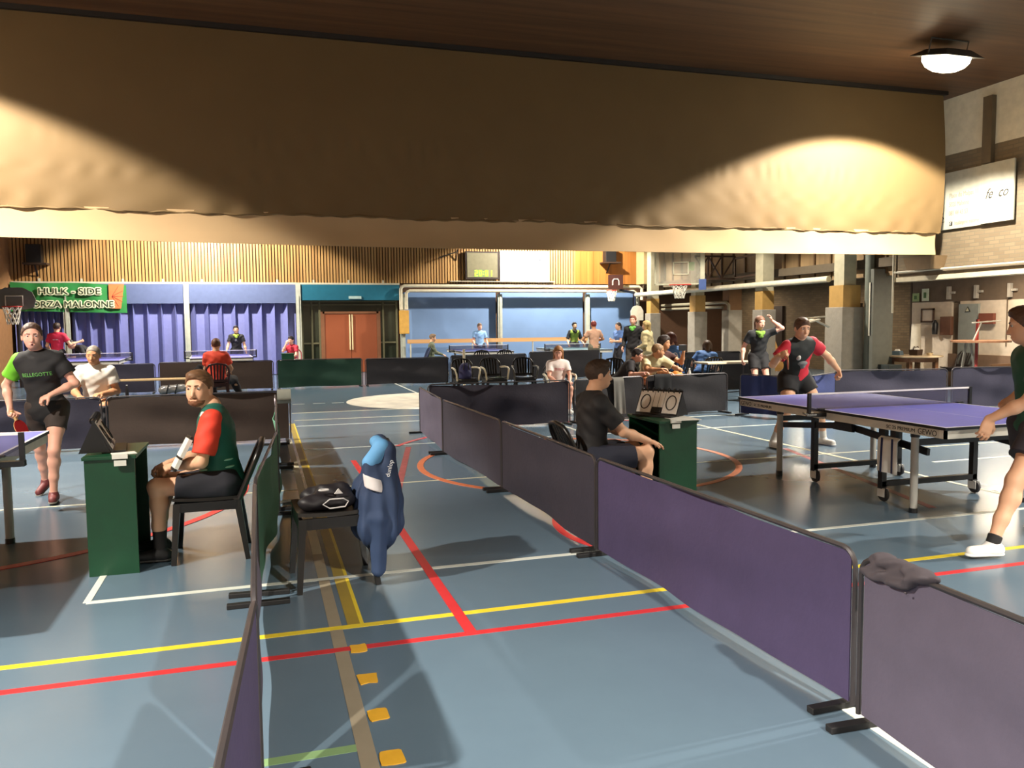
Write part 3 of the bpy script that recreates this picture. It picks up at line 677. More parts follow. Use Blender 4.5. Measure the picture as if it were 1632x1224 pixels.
barrier((11.45, 11.14), (13.0, 10.75), 'navy', 'dark navy barrier in front of the round brown table', h=.72, seed=12)
# left row
barrier((-.17, .6), (-.045, 2.68), 'purple', 'nearest purple barrier on the left seen almost edge-on', h=.70, seed=13, wave=.012)
barrier((-.05, 2.74), (-.06, 4.72), 'grey', 'grey barrier seen edge-on between the purple one and the green one', h=.69, seed=14, wave=.006)
barrier((-.06, 4.78), (.10, 6.95), 'green', 'near green barrier curving along the aisle behind the seated umpire', h=.69, seed=15, wave=.028)
barrier((.10, 7.0), (.13, 9.2), 'green', 'farther green barrier along the left side of the aisle', h=.68, seed=16, wave=.02)
barrier((.14, 9.3), (.15, 11.05), 'brown', 'dark barrier seen edge-on at the left aisle corner, hung with pale cloth', h=.66, seed=17, wave=.01)
barrier((-1.93, 11.35), (.36, 11.35), 'brown', 'dark brown barrier behind the umpire with the red sleeve', h=.68, seed=18, wave=.01)
barrier((-4.25, 11.25), (-1.96, 11.35), 'navy', 'dark navy creased barrier behind the girl in black and green', h=.68, seed=19, wave=.04)
tag(MB().sheet(lambda u, v: (.145+.012*math.cos(v*3), 9.9+u*.35, .42+v*.265), 6, 8, .01).build('cloth', mat('pale lilac cloth', (206, 190, 200), .8), smooth=True), 'pale cloth hanging over the edge-on dark barrier at the left aisle corner', 'cloth')
tag(MB().sheet(lambda u, v: (.18+u*.18, 11.30-.06*math.sin(v*PI), .50+.19*v+.02*math.cos(v*6)), 4, 8, .006).build('cloth', mat('grey felt cloth', (140, 142, 132), .8), smooth=True), 'grey folded cloth over the corner of the dark brown barrier', 'cloth')
# rows beyond the curtain
barrier((-4.9, 20.6), (-2.4, 20.7), 'navy', 'dark navy far barrier behind the man in the white polo shirt', h=.70, seed=20)
barrier((-2.35, 20.7), (.28, 20.6), 'brown', 'dark brown far barrier behind the seated person in orange', h=.72, seed=21)
barrier((.33, 20.6), (2.45, 20.75), 'dgreen', 'dark green far barrier in front of the brown doors', h=.72, seed=22, wave=.03)
barrier((2.5, 20.75), (4.7, 20.7), 'black', 'far black barrier right of the dark green one', h=.70, seed=23)
barrier((4.7, 20.65), (6.9, 20.9), 'black', 'far black barrier below the middle table tennis table', h=.74, seed=24)
barrier((6.95, 20.9), (9.2, 21.2), 'black', 'far black barrier behind the girl in the white shirt', h=.78, seed=25)
barrier((9.6, 18.2), (11.9, 18.3), 'black', 'black barrier behind the spectators at the pale bench table', h=.78, seed=26)
barrier((9.3, 15.5), (11.2, 16.0), 'black', 'low black barrier behind the coach with raised arm', h=.66, seed=27)

# ================================================================== TABLE TENNIS TABLES
M_top = mat('violet blue table top', (88, 90, 186), .50, var=.04, spec=1.0)
M_topw = mat('white table edge line', (226, 222, 226), .4, var=.02)
M_band = mat('black table edge band', (20, 20, 24), .4)
M_apron = mat('silver grey apron', (208, 206, 196), .45)
M_leg = mat('grey metal table leg', (168, 166, 160), .4)
M_under = mat('black steel beam', (24, 24, 27), .4)
M_netb = mat('dark net mesh', (70, 68, 92), .7, alpha=.45)
M_nett = mat('white net tape', (228, 224, 226), .6)
M_cast = mat('white caster fork', (214, 212, 206), .4); M_tyre = mat('dark grey tyre', (52, 50, 52), .6)
def tt_table(label, loc, rz, detail=True, topm=None, group=None):
    t = thing('table_tennis_table', label, 'table', loc, rz, group)
    topm = topm or M_top
    hl, hw = 1.37, .7625
    for sx in (-1, 1):
        x0, x1 = (0.004, hl) if sx > 0 else (-hl, -.004)
        tp = MB().box(x0, x1, -hw, hw, .738, .760).build('table_half', M_band, t)
        xa, xb = (x0, x1-.02) if sx > 0 else (x0+.02, x1)
        MB().box(xa, xb, -hw+.02, -.0015, .760, .7612).box(xa, xb, .0015, hw-.02, .760, .7612).build('playing_surface', topm, tp)
        b = MB().box(x0, x1, -hw, -hw+.02, .760, .7614).box(x0, x1, hw-.02, hw, .760, .7614).box(xa, xb, -.0015, .0015, .760, .7614)
        xe = x1-.02 if sx > 0 else x0
        b.box(xe, xe+.02, -hw+.02, hw-.02, .760, .7614); b.build('edge_line', M_topw, tp)
        b = MB(); e = .012
        b.box(x0+e, x1-e, -hw+e, -hw+e+.02, .672, .738).box(x0+e, x1-e, hw-e-.02, hw-e, .672, .738)
        xo = x1-e-.02 if sx > 0 else x0+e
        b.box(xo, xo+.02, -hw+e, hw-e, .672, .738); b.build('apron', M_apron, t)
        for sy in (-1, 1):
            xl = sx*.89; yl = sy*(.58)
            lg = MB().tube([(xl, yl, .04), (xl, yl, .67)], .03, 14).build('leg', M_leg, t, smooth=True)
            MB().tube([(xl, yl, 0), (xl, yl, .04)], .033, 12).build('foot', M_under, lg); MB().tube([(xl, yl, .62), (xl, yl, .68)], .036, 10).build('leg_cap', M_under, lg)
        if detail:
            xl = sx*.89
            MB().beam((xl, -.58, .575), (xl, .58, .575), .03, .05).build('cross_brace', M_under, t)
            for sy in (-1, 1): MB().beam((xl+sx*.06, sy*.5, .50), (sx*.02, sy*.5, .60), .03, .055).build('side_beam', M_under, t)
            fx = sx*.45
            MB().beam((fx, -.50, .10), (fx, -.50, .735), .05, .05).build('frame_post', M_under, t)
            MB().beam((fx, .50, .10), (fx, .50, .735), .05, .05).build('frame_post', M_under, t)
            MB().beam((fx, -.52, .15), (fx, .52, .15), .05, .045).build('frame_bar', M_under, t)
            for sy in (-1, 1):
                cx, cy = fx, sy*.50+.0
                cst = MB().box(cx-.03, cx+.055, cy-.026, cy-.018, .04, .11).box(cx-.03, cx+.055, cy+.018, cy+.026, .04, .11).box(cx-.03, cx+.045, cy-.022, cy+.022, .10, .115).build('caster', M_cast, t, bevel=.003)
                ti = MB()
                prof = [(.035, -.014), (.058, -.011), (.061, 0), (.058, .011), (.035, .014)]
                n = 18; vs_ = []; fs_ = []
                for r_, yy in prof:
                    for k in range(n): a = 2*PI*k/n; vs_.append((cx+.02+r_*math.cos(a), cy+yy, .061+r_*math.sin(a)))
                for i in range(4):
                    for k in range(n): fs_.append((i*n+k, i*n+(k+1) % n, (i+1)*n+(k+1) % n, (i+1)*n+k))
                fs_ += [tuple(range(n))[::-1], tuple(4*n+k for k in range(n))]
                ti.add(vs_, fs_); ti.build('wheel', M_tyre, cst, smooth=True)
    if detail:
        MB().prism([(-.12, .56), (.14, .56), (.09, .735), (-.07, .735)], -.56, -.53, 'y').build('hinge_plate', M_under, t)
        MB().box(.52, .58, -.60, -.56, .44, .70).box(.64, .70, -.60, -.56, .44, .70).build('ball_chute', M_under, t)
    else:
        for sx in (-1, 1): MB().beam((sx*.5, -.5, .35), (sx*.5, .5, .35), .05, .3).build('frame_bar', M_under, t)
    # net set
    ns = MB().box(-.012, .012, -.93, -.90, .70, .914).box(-.03, .03, -.93, -.74, .70, .735).box(-.02, .02, -.82, -.76, .7615, .775).build('net_post', M_under, t)
    MB().box(-.012, .012, .90, .93, .70, .914).box(-.03, .03, .74, .93, .70, .735).box(-.02, .02, .76, .82, .7615, .775).build('net_post', M_under, t)
    if detail: MB().box(-.035, .035, -.96, -.86, .72, .735, rot=Matrix.Rotation(.3, 3, 'Y')).build('clamp_plate', mat('bright clamp steel', (196, 194, 190), .25, metal=.7), ns)
    MB().box(-.002, .002, -.90, .90, .765, .898).build('net', M_netb, t)
    MB().box(-.006, .006, -.90, .90, .898, .913).build('net_tape', M_nett, t)
    return t
tR = tt_table('violet blue competition table with silver apron on the right-hand court', (5.60, 6.11, 0), -PI/2)
Mk = mat('black lettering', (24, 24, 26), .5)
SIDE = ((1,0,0),(0,0,1),(0,-1,0))
text('brand_lettering', 'GEWO', .062, Mk, tR, (1.09, -.752, .683), SIDE, .002, fit=.185)
text('model_lettering', 'SC 25 PREMIUM', .04, Mk, tR, (.76, -.752, .688), SIDE, .002, fit=.30)
text('brand_lettering', 'GEWO', .062, Mk, tR, (-1.33, -.752, .683), SIDE, .002, fit=.185)
text('model_lettering', 'SC 25 PREMIUM', .04, Mk, tR, (-1.10, -.752, .688), SIDE, .002, fit=.30)
MB().box(1.05, 1.30, -.7515, -.7502, .675, .735).box(-1.345, -1.11, -.7515, -.7502, .675, .735).build('sticker', mat('pale grey sticker', (190, 188, 178), .5), tR)
tL = tt_table('violet blue competition table cut off by the left edge of the view', (-2.38, 5.75, 0), -PI/2)
tt_table('far table tennis table behind the man in the white polo shirt', (-4.1, 22.75, 0), PI/2+.04, False)
tt_table('far table tennis table behind the seated person in orange', (-1.05, 23.2, 0), PI/2+.06, False)
tt_table('far table tennis table in the middle, before the light blue player', (6.35, 23.9, 0), PI/2-.05, False, mat('deep blue table top', (52, 66, 132), .35))
tt_table('far table tennis table between the black and green player and the person in beige', (9.25, 23.45, 0), PI/2-.02, False, mat('green blue table top', (70, 108, 120), .35))

# ================================================================== CHAIRS
M_ch = mat('black glossy chair plastic', (24, 22, 22), .3)
def chair(label, loc, rz, m=None, arms=False, group=None, back_h=.84, light_arms=None):
    """facing +y, seat centre above the origin"""
    m = m or M_ch
    t = thing('plastic_chair', label, 'chair', loc, rz, group)
    def seat(u, v):
        x = (u-.5)*.43*(1-.12*(1-v)); y = (v-.5)*.42
        return (x, y, .435+.018*(2*u-1)**2+.012*v-.008*math.sin(v*PI))
    MB().sheet(seat, 10, 8, .022).build('seat', m, t, smooth=True)
    MB().box(-.205, .205, .185, .205, .37, .435).box(-.18, .18, -.2, -.185, .38, .43).box(-.21, -.19, -.19, .2, .37, .435).box(.19, .21, -.19, .2, .37, .435).build('skirt', m, t)
    for sx in (-1, 1):
        MB().beam((sx*.185, .185, .43), (sx*.225, .215, 0), .055, .045, up=(0,1,0), w2=.035, h2=.03).build('leg', m, t)
        MB().beam((sx*.175, -.19, .45), (sx*.215, -.25, 0), .055, .045, up=(0,1,0), w2=.035, h2=.03).build('leg', m, t)
    # back: rounded arch with slats
    by = lambda z: -.20-.17*((z-.43)/.42)
    pts = [(-.195, by(.44), .44), (-.215, by(.62), .62), (-.205, by(.74), .74), (-.15, by(.815), .815), (0, by(back_h), back_h), (.15, by(.815), .815), (.205, by(.74), .74), (.215, by(.62), .62), (.195, by(.44), .44)]
    pts2 = []
    for i in range(len(pts)-1):
        for k in range(3):
            f = k/3; pts2.append(tuple(pts[i][j]*(1-f)+pts[i+1][j]*f for j in range(3)))
    pts2.append(pts[-1])
    bk = MB().tube(pts2, .02, 8).build('back_frame', m, t, smooth=True)
    for k in range(5):
        x = -.12+k*.06; zt = .805+.03*(1-abs(x)/.12)
        MB().beam((x*.85, by(.5), .50), (x, by(zt), zt), .033, .010, up=(0,1,0)).build('back_slat', m, t)
    MB().beam((-.2, by(.5), .50), (.2, by(.5), .50), .05, .014, up=(0,1,0)).build('back_rail', m, t)
    if arms:
        for sx in (-1, 1):
            pp = [(sx*.21, by(.66), .66), (sx*.255, -.12, .67), (sx*.265, .08, .665), (sx*.26, .18, .64), (sx*.24, .215, .56), (sx*.22, .2, .42)]
            MB().tube(pp, .019, 8).build('armrest', light_arms or m, t, smooth=True)
    return t
chair('black plastic chair under the umpire with the red sleeve', (-.38, 5.87, 0), PI/2).scale = (1, 1, .93)
chair('black plastic chair under the seated man in the black T-shirt', (2.60, 6.05, 0), -PI/2).scale = (1, 1, .92)
cj = chair('black plastic chair in the aisle with the blue jacket over its back', (.37, 5.02, 0), PI/2+.06)
chair('dark slatted chair under the seated person in orange', (-.86, 17.0, 0), .1, mat('dark maroon chair plastic', (56, 18, 18), .4))
M_shine = mat('armrest with painted shine', (206, 196, 172), .3)  # pale colour stands for the shine on the chair arms
chair('black armchair with arms pale from painted shine carrying the navy backpack', (3.95, 15.95, 0), PI, arms=True, light_arms=M_shine)
chair('empty black armchair with arms pale from painted shine, just right of the backpack chair', (4.56, 15.95, 0), PI, arms=True, light_arms=M_shine)
chair('dark empty chair with grey arms left of the girl in the white shirt', (5.2, 15.9, 0), PI-.2, arms=True, light_arms=mat('dull grey armrest', (92, 90, 84), .5))
chair('black slatted armchair under the girl in the white shirt', (4.93, 13.15, 0), PI-.15, arms=True, light_arms=M_shine)
chair('left of two dark chairs behind the far barrier below the middle table', (5.7, 21.5, 0), 0)
chair('right of two dark chairs behind the far barrier below the middle table', (6.35, 21.5, 0), 0)
chair('single dark blue chair by the blue wall beside the doors', (4.55, 24.4, 0), PI/2, mat('dark blue chair plastic', (30, 44, 76), .4))
chair('dark slatted chair seen behind the dark-haired spectator with glasses', (6.6, 14.7, 0), PI*.8, arms=True)
chair('red chair under the person in dark red by the white post', (.95, 25.2, 0), PI, mat('red chair plastic', (120, 30, 34), .4))
chair('black chair beside the round brown table on the right', (15.1, 14.6, 0), PI/2, mat('dark grey chair plastic', (46, 40, 38), .4))
chair('black chair under the man in the white polo shirt', (-2.20, 12.4, 0), PI)
chair('black chair under the blue-shirted spectator with white numbers', (8.1, 14.75, 0), 0)
chair('black chair under the blue-shirted spectator leaning over the table', (8.75, 14.75, 0), 0)
# bench for the spectators
def bench(label, loc, rz, L, topm, h=.45, w_=.32, cat='bench', name='bench'):
    t = thing(name, label, cat, loc, rz)
    MB().box(-L/2, L/2, -w_/2, w_/2, h-.035, h).build('bench_top' if cat == 'bench' else 'table_top', topm, t, bevel=.006)
    for sx in (-1, 1):
        MB().tube([(sx*(L/2-.2), -w_*.42, 0), (sx*(L/2-.2), -w_*.42, h-.035)], .014, 6).tube([(sx*(L/2-.2), w_*.42, 0), (sx*(L/2-.2), w_*.42, h-.035)], .014, 6).tube([(sx*(L/2-.2), -w_*.42, .12), (sx*(L/2-.2), w_*.42, .12)], .012, 6).build('leg_frame', M_tubeg, t)
    return t
M_ltwood = wood_mat('light varnished wood', (196, 160, 112), (222, 190, 142), 'x', .5)
bench('long light wooden bench left of centre beyond the brown barrier', (-2.3, 18.9, 0), 0, 2.6, M_ltwood)
bench('low dark bench under the three spectators at the barrier', (6.75, 13.15, 0), .1, 2.1, mat('dark bench wood', (60, 44, 34), .6), h=.44)
bench('small pale table in front of the leaning spectator in blue', (8.95, 14.15, 0), 0, 1.35, mat('pale table laminate', (206, 190, 164), .4), h=.76, w_=.6, cat='table', name='folding_table')

# ================================================================== UMPIRE DESKS
M_dg = mat('dark green painted wood', (12, 62, 38), .4, var=.1, bump=.04)
M_dgk = mat('green with painted kneehole shade', (8, 30, 22), .6)
def desk(label, loc, rz, D=.34):
    """kneehole faces +y ; width along x"""
    t = thing('umpire_desk', label, 'desk', loc, rz)
    W, H = .58, .74
    MB().box(-W/2-.012, W/2+.012, -D/2-.012, D/2+.012, H, H+.022).build('desk_top', M_dg, t, bevel=.003)
    for sx in (-1, 1): MB().box(sx*W/2-(.018 if sx > 0 else 0), sx*W/2+(.018 if sx < 0 else 0), -D/2, D/2, 0, H).build('side_panel', M_dg, t)
    MB().box(-W/2+.018, W/2-.018, -D/2, -D/2+.018, 0.02, H).build('back_panel', M_dg, t)
    MB().box(-W/2+.018, W/2-.018, -D/2+.018, -D/2+.022, 0.02, H).build('kneehole_shade', M_dgk, t)  # dark sheet paints the shade inside the kneehole
    return t
dR = desk('dark green umpire desk in front of the seated man in black', (3.24, 6.16, 0), PI/2)
MB().box(-.32, -.302, -.01, .08, .745, .775).box(-.317, -.3021, .0, .065, .70, .735).build('clip', mat('white clip', (220, 220, 212), .5), dR)
dL = desk('dark green umpire desk in front of the umpire with the red sleeve', (-.935, 5.84, 0), -PI/2, .29)
MB().box(.303, .32, .02, .11, .745, .775).box(.3031, .317, .03, .10, .70, .735).build('clip', mat('white clip', (220, 220, 212), .5), dL)
t = desk('small dark green desk at the far left of the brown doors', (.72, 24.3, 0), -PI/2)

def flip_board(label, loc, rz, back=False):
    """score flip board; the white cards face +y, leaning back"""
    t = thing('flip_scoreboard', label, 'scoreboard', loc, rz)
    R_ = Matrix.Rotation(math.radians(-28), 3, 'X').transposed()
    R_ = Matrix.Rotation(math.radians(28), 3, 'X')
    def T(x, y, z):
        v = R_ @ Vector((x, y, z)); return (v.x, v.y-.0, v.z+.012)
    def bx(b, x0, x1, y0, y1, z0, z1): return b.box(x0, x1, y0, y1, z0, z1, rot=R_, ctr=(0,0,0))
    o = bx(MB(), -.205, .205, -.012, 0, 0, .235).build('back_plate', M_blk, t); o.location.z = .014
    o = MB().beam((0, -.02, .0), (0, -.06, .0), .01, .01)
    MB().beam((-.19, -.0, .008), (.19, -.0, .008), .14, .014).build('base', M_blk, t)
    for sx in (-1, 1):
        b = MB(); b.add([(sx*.2, -.02, .01), (sx*.2, -.20, .01), (sx*.2, -.11, .21), (sx*.19, -.02, .01), (sx*.19, -.20, .01), (sx*.19, -.11, .21)], [(0,1,2),(3,5,4),(0,3,4,1),(1,4,5,2),(2,5,3,0)]); b.build('stand_side', M_blk, t)
    Mw = mat('white score card', (250, 250, 248), .5, var=.0)
    for x0, x1 in ((-.195, -.055), (.055, .195)):
        o = bx(MB(), x0, x1, .001, .006, .015, .215).build('score_card', Mw, t); o.location.z = .014
        n = 22; pts = [T((x0+x1)/2+.045*math.cos(2*PI*k/n), .009, .115+.065*math.sin(2*PI*k/n)) for k in range(n)]
        MB().tube(pts, .005, 5, closed=True).build('digit', M_blk, t)
    for x0, x1 in ((-.05, -.003), (.003, .05)):
        o = bx(MB(), x0, x1, .001, .006, .07, .215).build('game_card', Mw, t); o.location.z = .014
    o = bx(MB(), -.045, .045, .001, .008, .02, .055).build('label_plate', M_blk, t); o.location.z = .014
    for k in range(8):
        x = -.18+k*.0514
        c = T(x, .0, .228)
        MB().tube([(c[0], c[1]+.022*math.cos(a), c[2]+.022*math.sin(a)) for a in [2*PI*j/10 for j in range(10)]], .005, 5, closed=True).build('ring', M_blk, t)
    return t
flip_board('flip scoreboard with white cards showing zeros on the right umpire desk', (3.20, 6.20, .763), PI/2+.55)
flip_board('black flip scoreboard seen from behind on the left umpire desk', (-.95, 5.86, .763), -1.45)
tag(MB().box(-.11, .11, -.15, .15, 0, .003).build('score_sheet', mat('white paper', (232, 230, 222), .6)), 'white score sheet on the right umpire desk', 'paper').location = (3.32, 5.98, .763)
for i, (x, y, a, lb) in enumerate(((-.86, 5.62, .3, 'white score sheet at the near corner of the left umpire desk'),)):
    o = tag(MB().box(-.07, .07, -.05, .05, 0, .004).build('score_sheet', mat('white paper', (232, 230, 222), .6)), lb, 'paper'); o.location = (x, y, .763); o.rotation_euler.z = a
# ================================================================== PEOPLE ENGINE (smooth distance fields -> one continuous surface)
A = np.array
def nrm(v): v = A(v, float); return v/(np.linalg.norm(v)+1e-9)
def surf(prims, vox, cuts=(), noise=0.0, nscale=30.0):
    """prims: ('c',a,b,ra,rb,k,flat_axis,flat[,clip planes]) or ('e',centre,axes3x3,radii,k) ; subtract with op '-'"""
    lo = A([9e9]*3); hi = -lo
    for p in prims:
        if p[0] == 'c':
            m_ = max(p[3], p[4]); lo = np.minimum(lo, np.minimum(p[1], p[2])-m_); hi = np.maximum(hi, np.maximum(p[1], p[2])+m_)
        elif p[0] == 'e':
            m_ = max(p[3]); lo = np.minimum(lo, A(p[1])-m_); hi = np.maximum(hi, A(p[1])+m_)
    lo = lo-3*vox; hi = hi+3*vox
    n = np.ceil((hi-lo)/vox).astype(int)+1
    F = np.full(n, .15, np.float32)
    ax = [lo[i]+np.arange(n[i])*vox for i in range(3)]
    def region(a, b):
        s = []
        for i in range(3):
            i0 = max(0, int((a[i]-lo[i])/vox)); i1 = min(n[i], int((b[i]-lo[i])/vox)+2); s.append(slice(i0, max(i1, i0+1)))
        return tuple(s)
    for p in prims:
        if p[0] == 'c':
            a, b_, ra, rb, k, fa, fl = p[1:8]; a = A(a, float); b_ = A(b_, float); m_ = max(ra, rb)+k+2*vox
            s = region(np.minimum(a, b_)-m_, np.maximum(a, b_)+m_)
            X, Y, Z = ax[0][s[0]][:, None, None], ax[1][s[1]][None, :, None], ax[2][s[2]][None, None, :]
            ab = b_-a; L2 = ab@ab+1e-12
            t = np.clip(((X-a[0])*ab[0]+(Y-a[1])*ab[1]+(Z-a[2])*ab[2])/L2, 0, 1)
            vx = X-a[0]-t*ab[0]; vy = Y-a[1]-t*ab[1]; vz = Z-a[2]-t*ab[2]
            q = vx*vx+vy*vy+vz*vz
            if fl != 1:
                d_ = vx*fa[0]+vy*fa[1]+vz*fa[2]; q = q+d_*d_*(1/(fl*fl)-1)
            d = (np.sqrt(q)-(ra+(rb-ra)*t))*((fl+1)/2)
            for pl in (p[8] if len(p) > 8 else ()):
                d = np.maximum(d, (X-pl[0][0])*pl[1][0]+(Y-pl[0][1])*pl[1][1]+(Z-pl[0][2])*pl[1][2])
        else:
            c, R_, r_, k = p[1], p[2], p[3], p[4]; op = p[5] if len(p) > 5 and isinstance(p[5], str) else '+'
            m_ = max(r_)+k+2*vox; s = region(A(c)-m_, A(c)+m_)
            X, Y, Z = ax[0][s[0]][:, None, None]-c[0], ax[1][s[1]][None, :, None]-c[1], ax[2][s[2]][None, None, :]-c[2]
            k0 = 0; k1 = 0
            for i in range(3):
                li = X*R_[i][0]+Y*R_[i][1]+Z*R_[i][2]; k0 = k0+(li/r_[i])**2; k1 = k1+(li/r_[i]**2)**2
            k0 = np.sqrt(k0); d = k0*(k0-1)/(np.sqrt(k1)+1e-6)
            for pl in (p[6] if len(p) > 6 else ()):
                d = np.maximum(d, (X+c[0]-pl[0][0])*pl[1][0]+(Y+c[1]-pl[0][1])*pl[1][1]+(Z+c[2]-pl[0][2])*pl[1][2])
            if op == '-':
                g = F[s]; h = np.maximum(k-np.abs(g+d), 0)/k; F[s] = np.maximum(g, -d)+h*h*k*.25; continue
        g = F[s]; h = np.maximum(k-np.abs(g-d), 0)/k; F[s] = np.minimum(g, d)-h*h*k*.25
    if cuts or noise:
        X, Y, Z = ax[0][:, None, None], ax[1][None, :, None], ax[2][None, None, :]
        if noise:
            F = F + noise*(np.sin(X*nscale+2.1*np.sin(Z*nscale*.7))*np.sin(Z*nscale*.8+1.7*np.sin(Y*nscale*.6+X*nscale*.5))+.5*np.sin((Z+X*.6)*nscale*2.1+Y*nscale)).astype(np.float32)
        for pt, nn in cuts:
            F = np.maximum(F, (X-pt[0])*nn[0]+(Y-pt[1])*nn[1]+(Z-pt[2])*nn[2])
        F = F.astype(np.float32)
    F[0] = F[-1] = .1; F[:, 0] = F[:, -1] = .1; F[:, :, 0] = F[:, :, -1] = .1
    I = F < 0
    c = [I[dx:n[0]-1+dx, dy:n[1]-1+dy, dz:n[2]-1+dz] for dx in (0,1) for dy in (0,1) for dz in (0,1)]
    sm = sum(x.astype(np.int8) for x in c); act = (sm > 0) & (sm < 8)
    ids = np.argwhere(act); m = len(ids)
    if m == 0: return [], []
    vi = np.full(act.shape, -1, np.int64); vi[act] = np.arange(m)
    off = A([(dx,dy,dz) for dx in (0,1) for dy in (0,1) for dz in (0,1)])
    val = np.stack([F[ids[:,0]+o[0], ids[:,1]+o[1], ids[:,2]+o[2]] for o in off], 1)
    acc = np.zeros((m, 3)); cnt = np.zeros(m)
    for i in range(8):
        for j in range(i+1, 8):
            if abs(off[i]-off[j]).sum() != 1: continue
            a, b_ = val[:, i], val[:, j]; ms = (a < 0) != (b_ < 0)
            t = np.where(ms, a/(np.where(ms, a-b_, 1)), 0)
            acc += ms[:, None]*(off[i]+(off[j]-off[i])*t[:, None]); cnt += ms
    V = lo+(ids+acc/cnt[:, None])*vox
    faces = []
    for axis in range(3):
        sl0 = [slice(1, n[i]-1) for i in range(3)]; sl1 = list(sl0); sl0[axis] = slice(0, n[axis]-1); sl1[axis] = slice(1, n[axis])
        a = I[tuple(sl0)]; b_ = I[tuple(sl1)]; e = np.argwhere(a != b_)
        if len(e) == 0: continue
        base = e.copy()
        for i in range(3):
            if i != axis: base[:, i] += 1
        u, v = [(1,2),(2,0),(0,1)][axis]
        def g(du, dv):
            q = base.copy(); q[:, u] -= du; q[:, v] -= dv; return vi[q[:,0], q[:,1], q[:,2]]
        quad = np.stack([g(1,1), g(0,1), g(0,0), g(1,0)], 1)
        fl = a[e[:,0], e[:,1], e[:,2]]
        quad[~fl] = quad[~fl][:, ::-1]
        faces.append(quad)
    return V, np.concatenate(faces)
def mesh_np(name, V, Fq, m, parent=None):
    me = bpy.data.meshes.new(name)
    if len(V):
        me.vertices.add(len(V)); me.vertices.foreach_set('co', np.asarray(V, np.float32).ravel())
        me.loops.add(Fq.size); me.loops.foreach_set('vertex_index', Fq.ravel().astype(np.int32))
        me.polygons.add(len(Fq)); me.polygons.foreach_set('loop_start', np.arange(0, Fq.size, 4, dtype=np.int32)); me.polygons.foreach_set('loop_total', np.full(len(Fq), 4, np.int32))
        me.update(); me.validate()
        me.polygons.foreach_set('use_smooth', [True]*len(me.polygons))
    me.materials.append(m); o = bpy.data.objects.new(name, me); C.objects.link(o)
    if parent: o.parent = parent
    return o
def ik(a, c, l1, l2, hint):
    a = A(a, float); c = A(c, float); d = c-a; D = np.linalg.norm(d)
    if D > (l1+l2)*.995: c = a+d/D*(l1+l2)*.995; d = c-a; D = np.linalg.norm(d)
    x = (l1*l1-l2*l2+D*D)/(2*D); h = math.sqrt(max(1e-6, l1*l1-x*x)); u = d/D
    hn = A(hint, float); hn = hn-u*(hn@u); hn = nrm(hn)
    return a+u*x+hn*h, c
def rotz(d): a = math.radians(d); return A([[math.cos(a), -math.sin(a), 0], [math.sin(a), math.cos(a), 0], [0, 0, 1.0]])
def rotx(d): a = math.radians(d); return A([[1.0, 0, 0], [0, math.cos(a), -math.sin(a)], [0, math.sin(a), math.cos(a)]])
def roty(d): a = math.radians(d); return A([[math.cos(a), 0, math.sin(a)], [0, 1.0, 0], [-math.sin(a), 0, math.cos(a)]])

SKIN = {'fair': mat('fair skin', (222, 172, 138), .55, var=.03, scale=4), 'tan': mat('tanned skin', (190, 136, 98), .55, var=.03, scale=4), 'pink': mat('pinkish skin', (226, 168, 146), .55, var=.03, scale=4)}
for _m in SKIN.values():
    _m.node_tree.nodes['Principled BSDF'].inputs['Subsurface Weight'].default_value = 0.0
M_eye = mat('eye white', (226, 220, 212), .3, var=0); M_iris = mat('dark iris', (46, 34, 26), .3, var=0); M_lip = mat('lip skin', (176, 100, 88), .5, var=0)

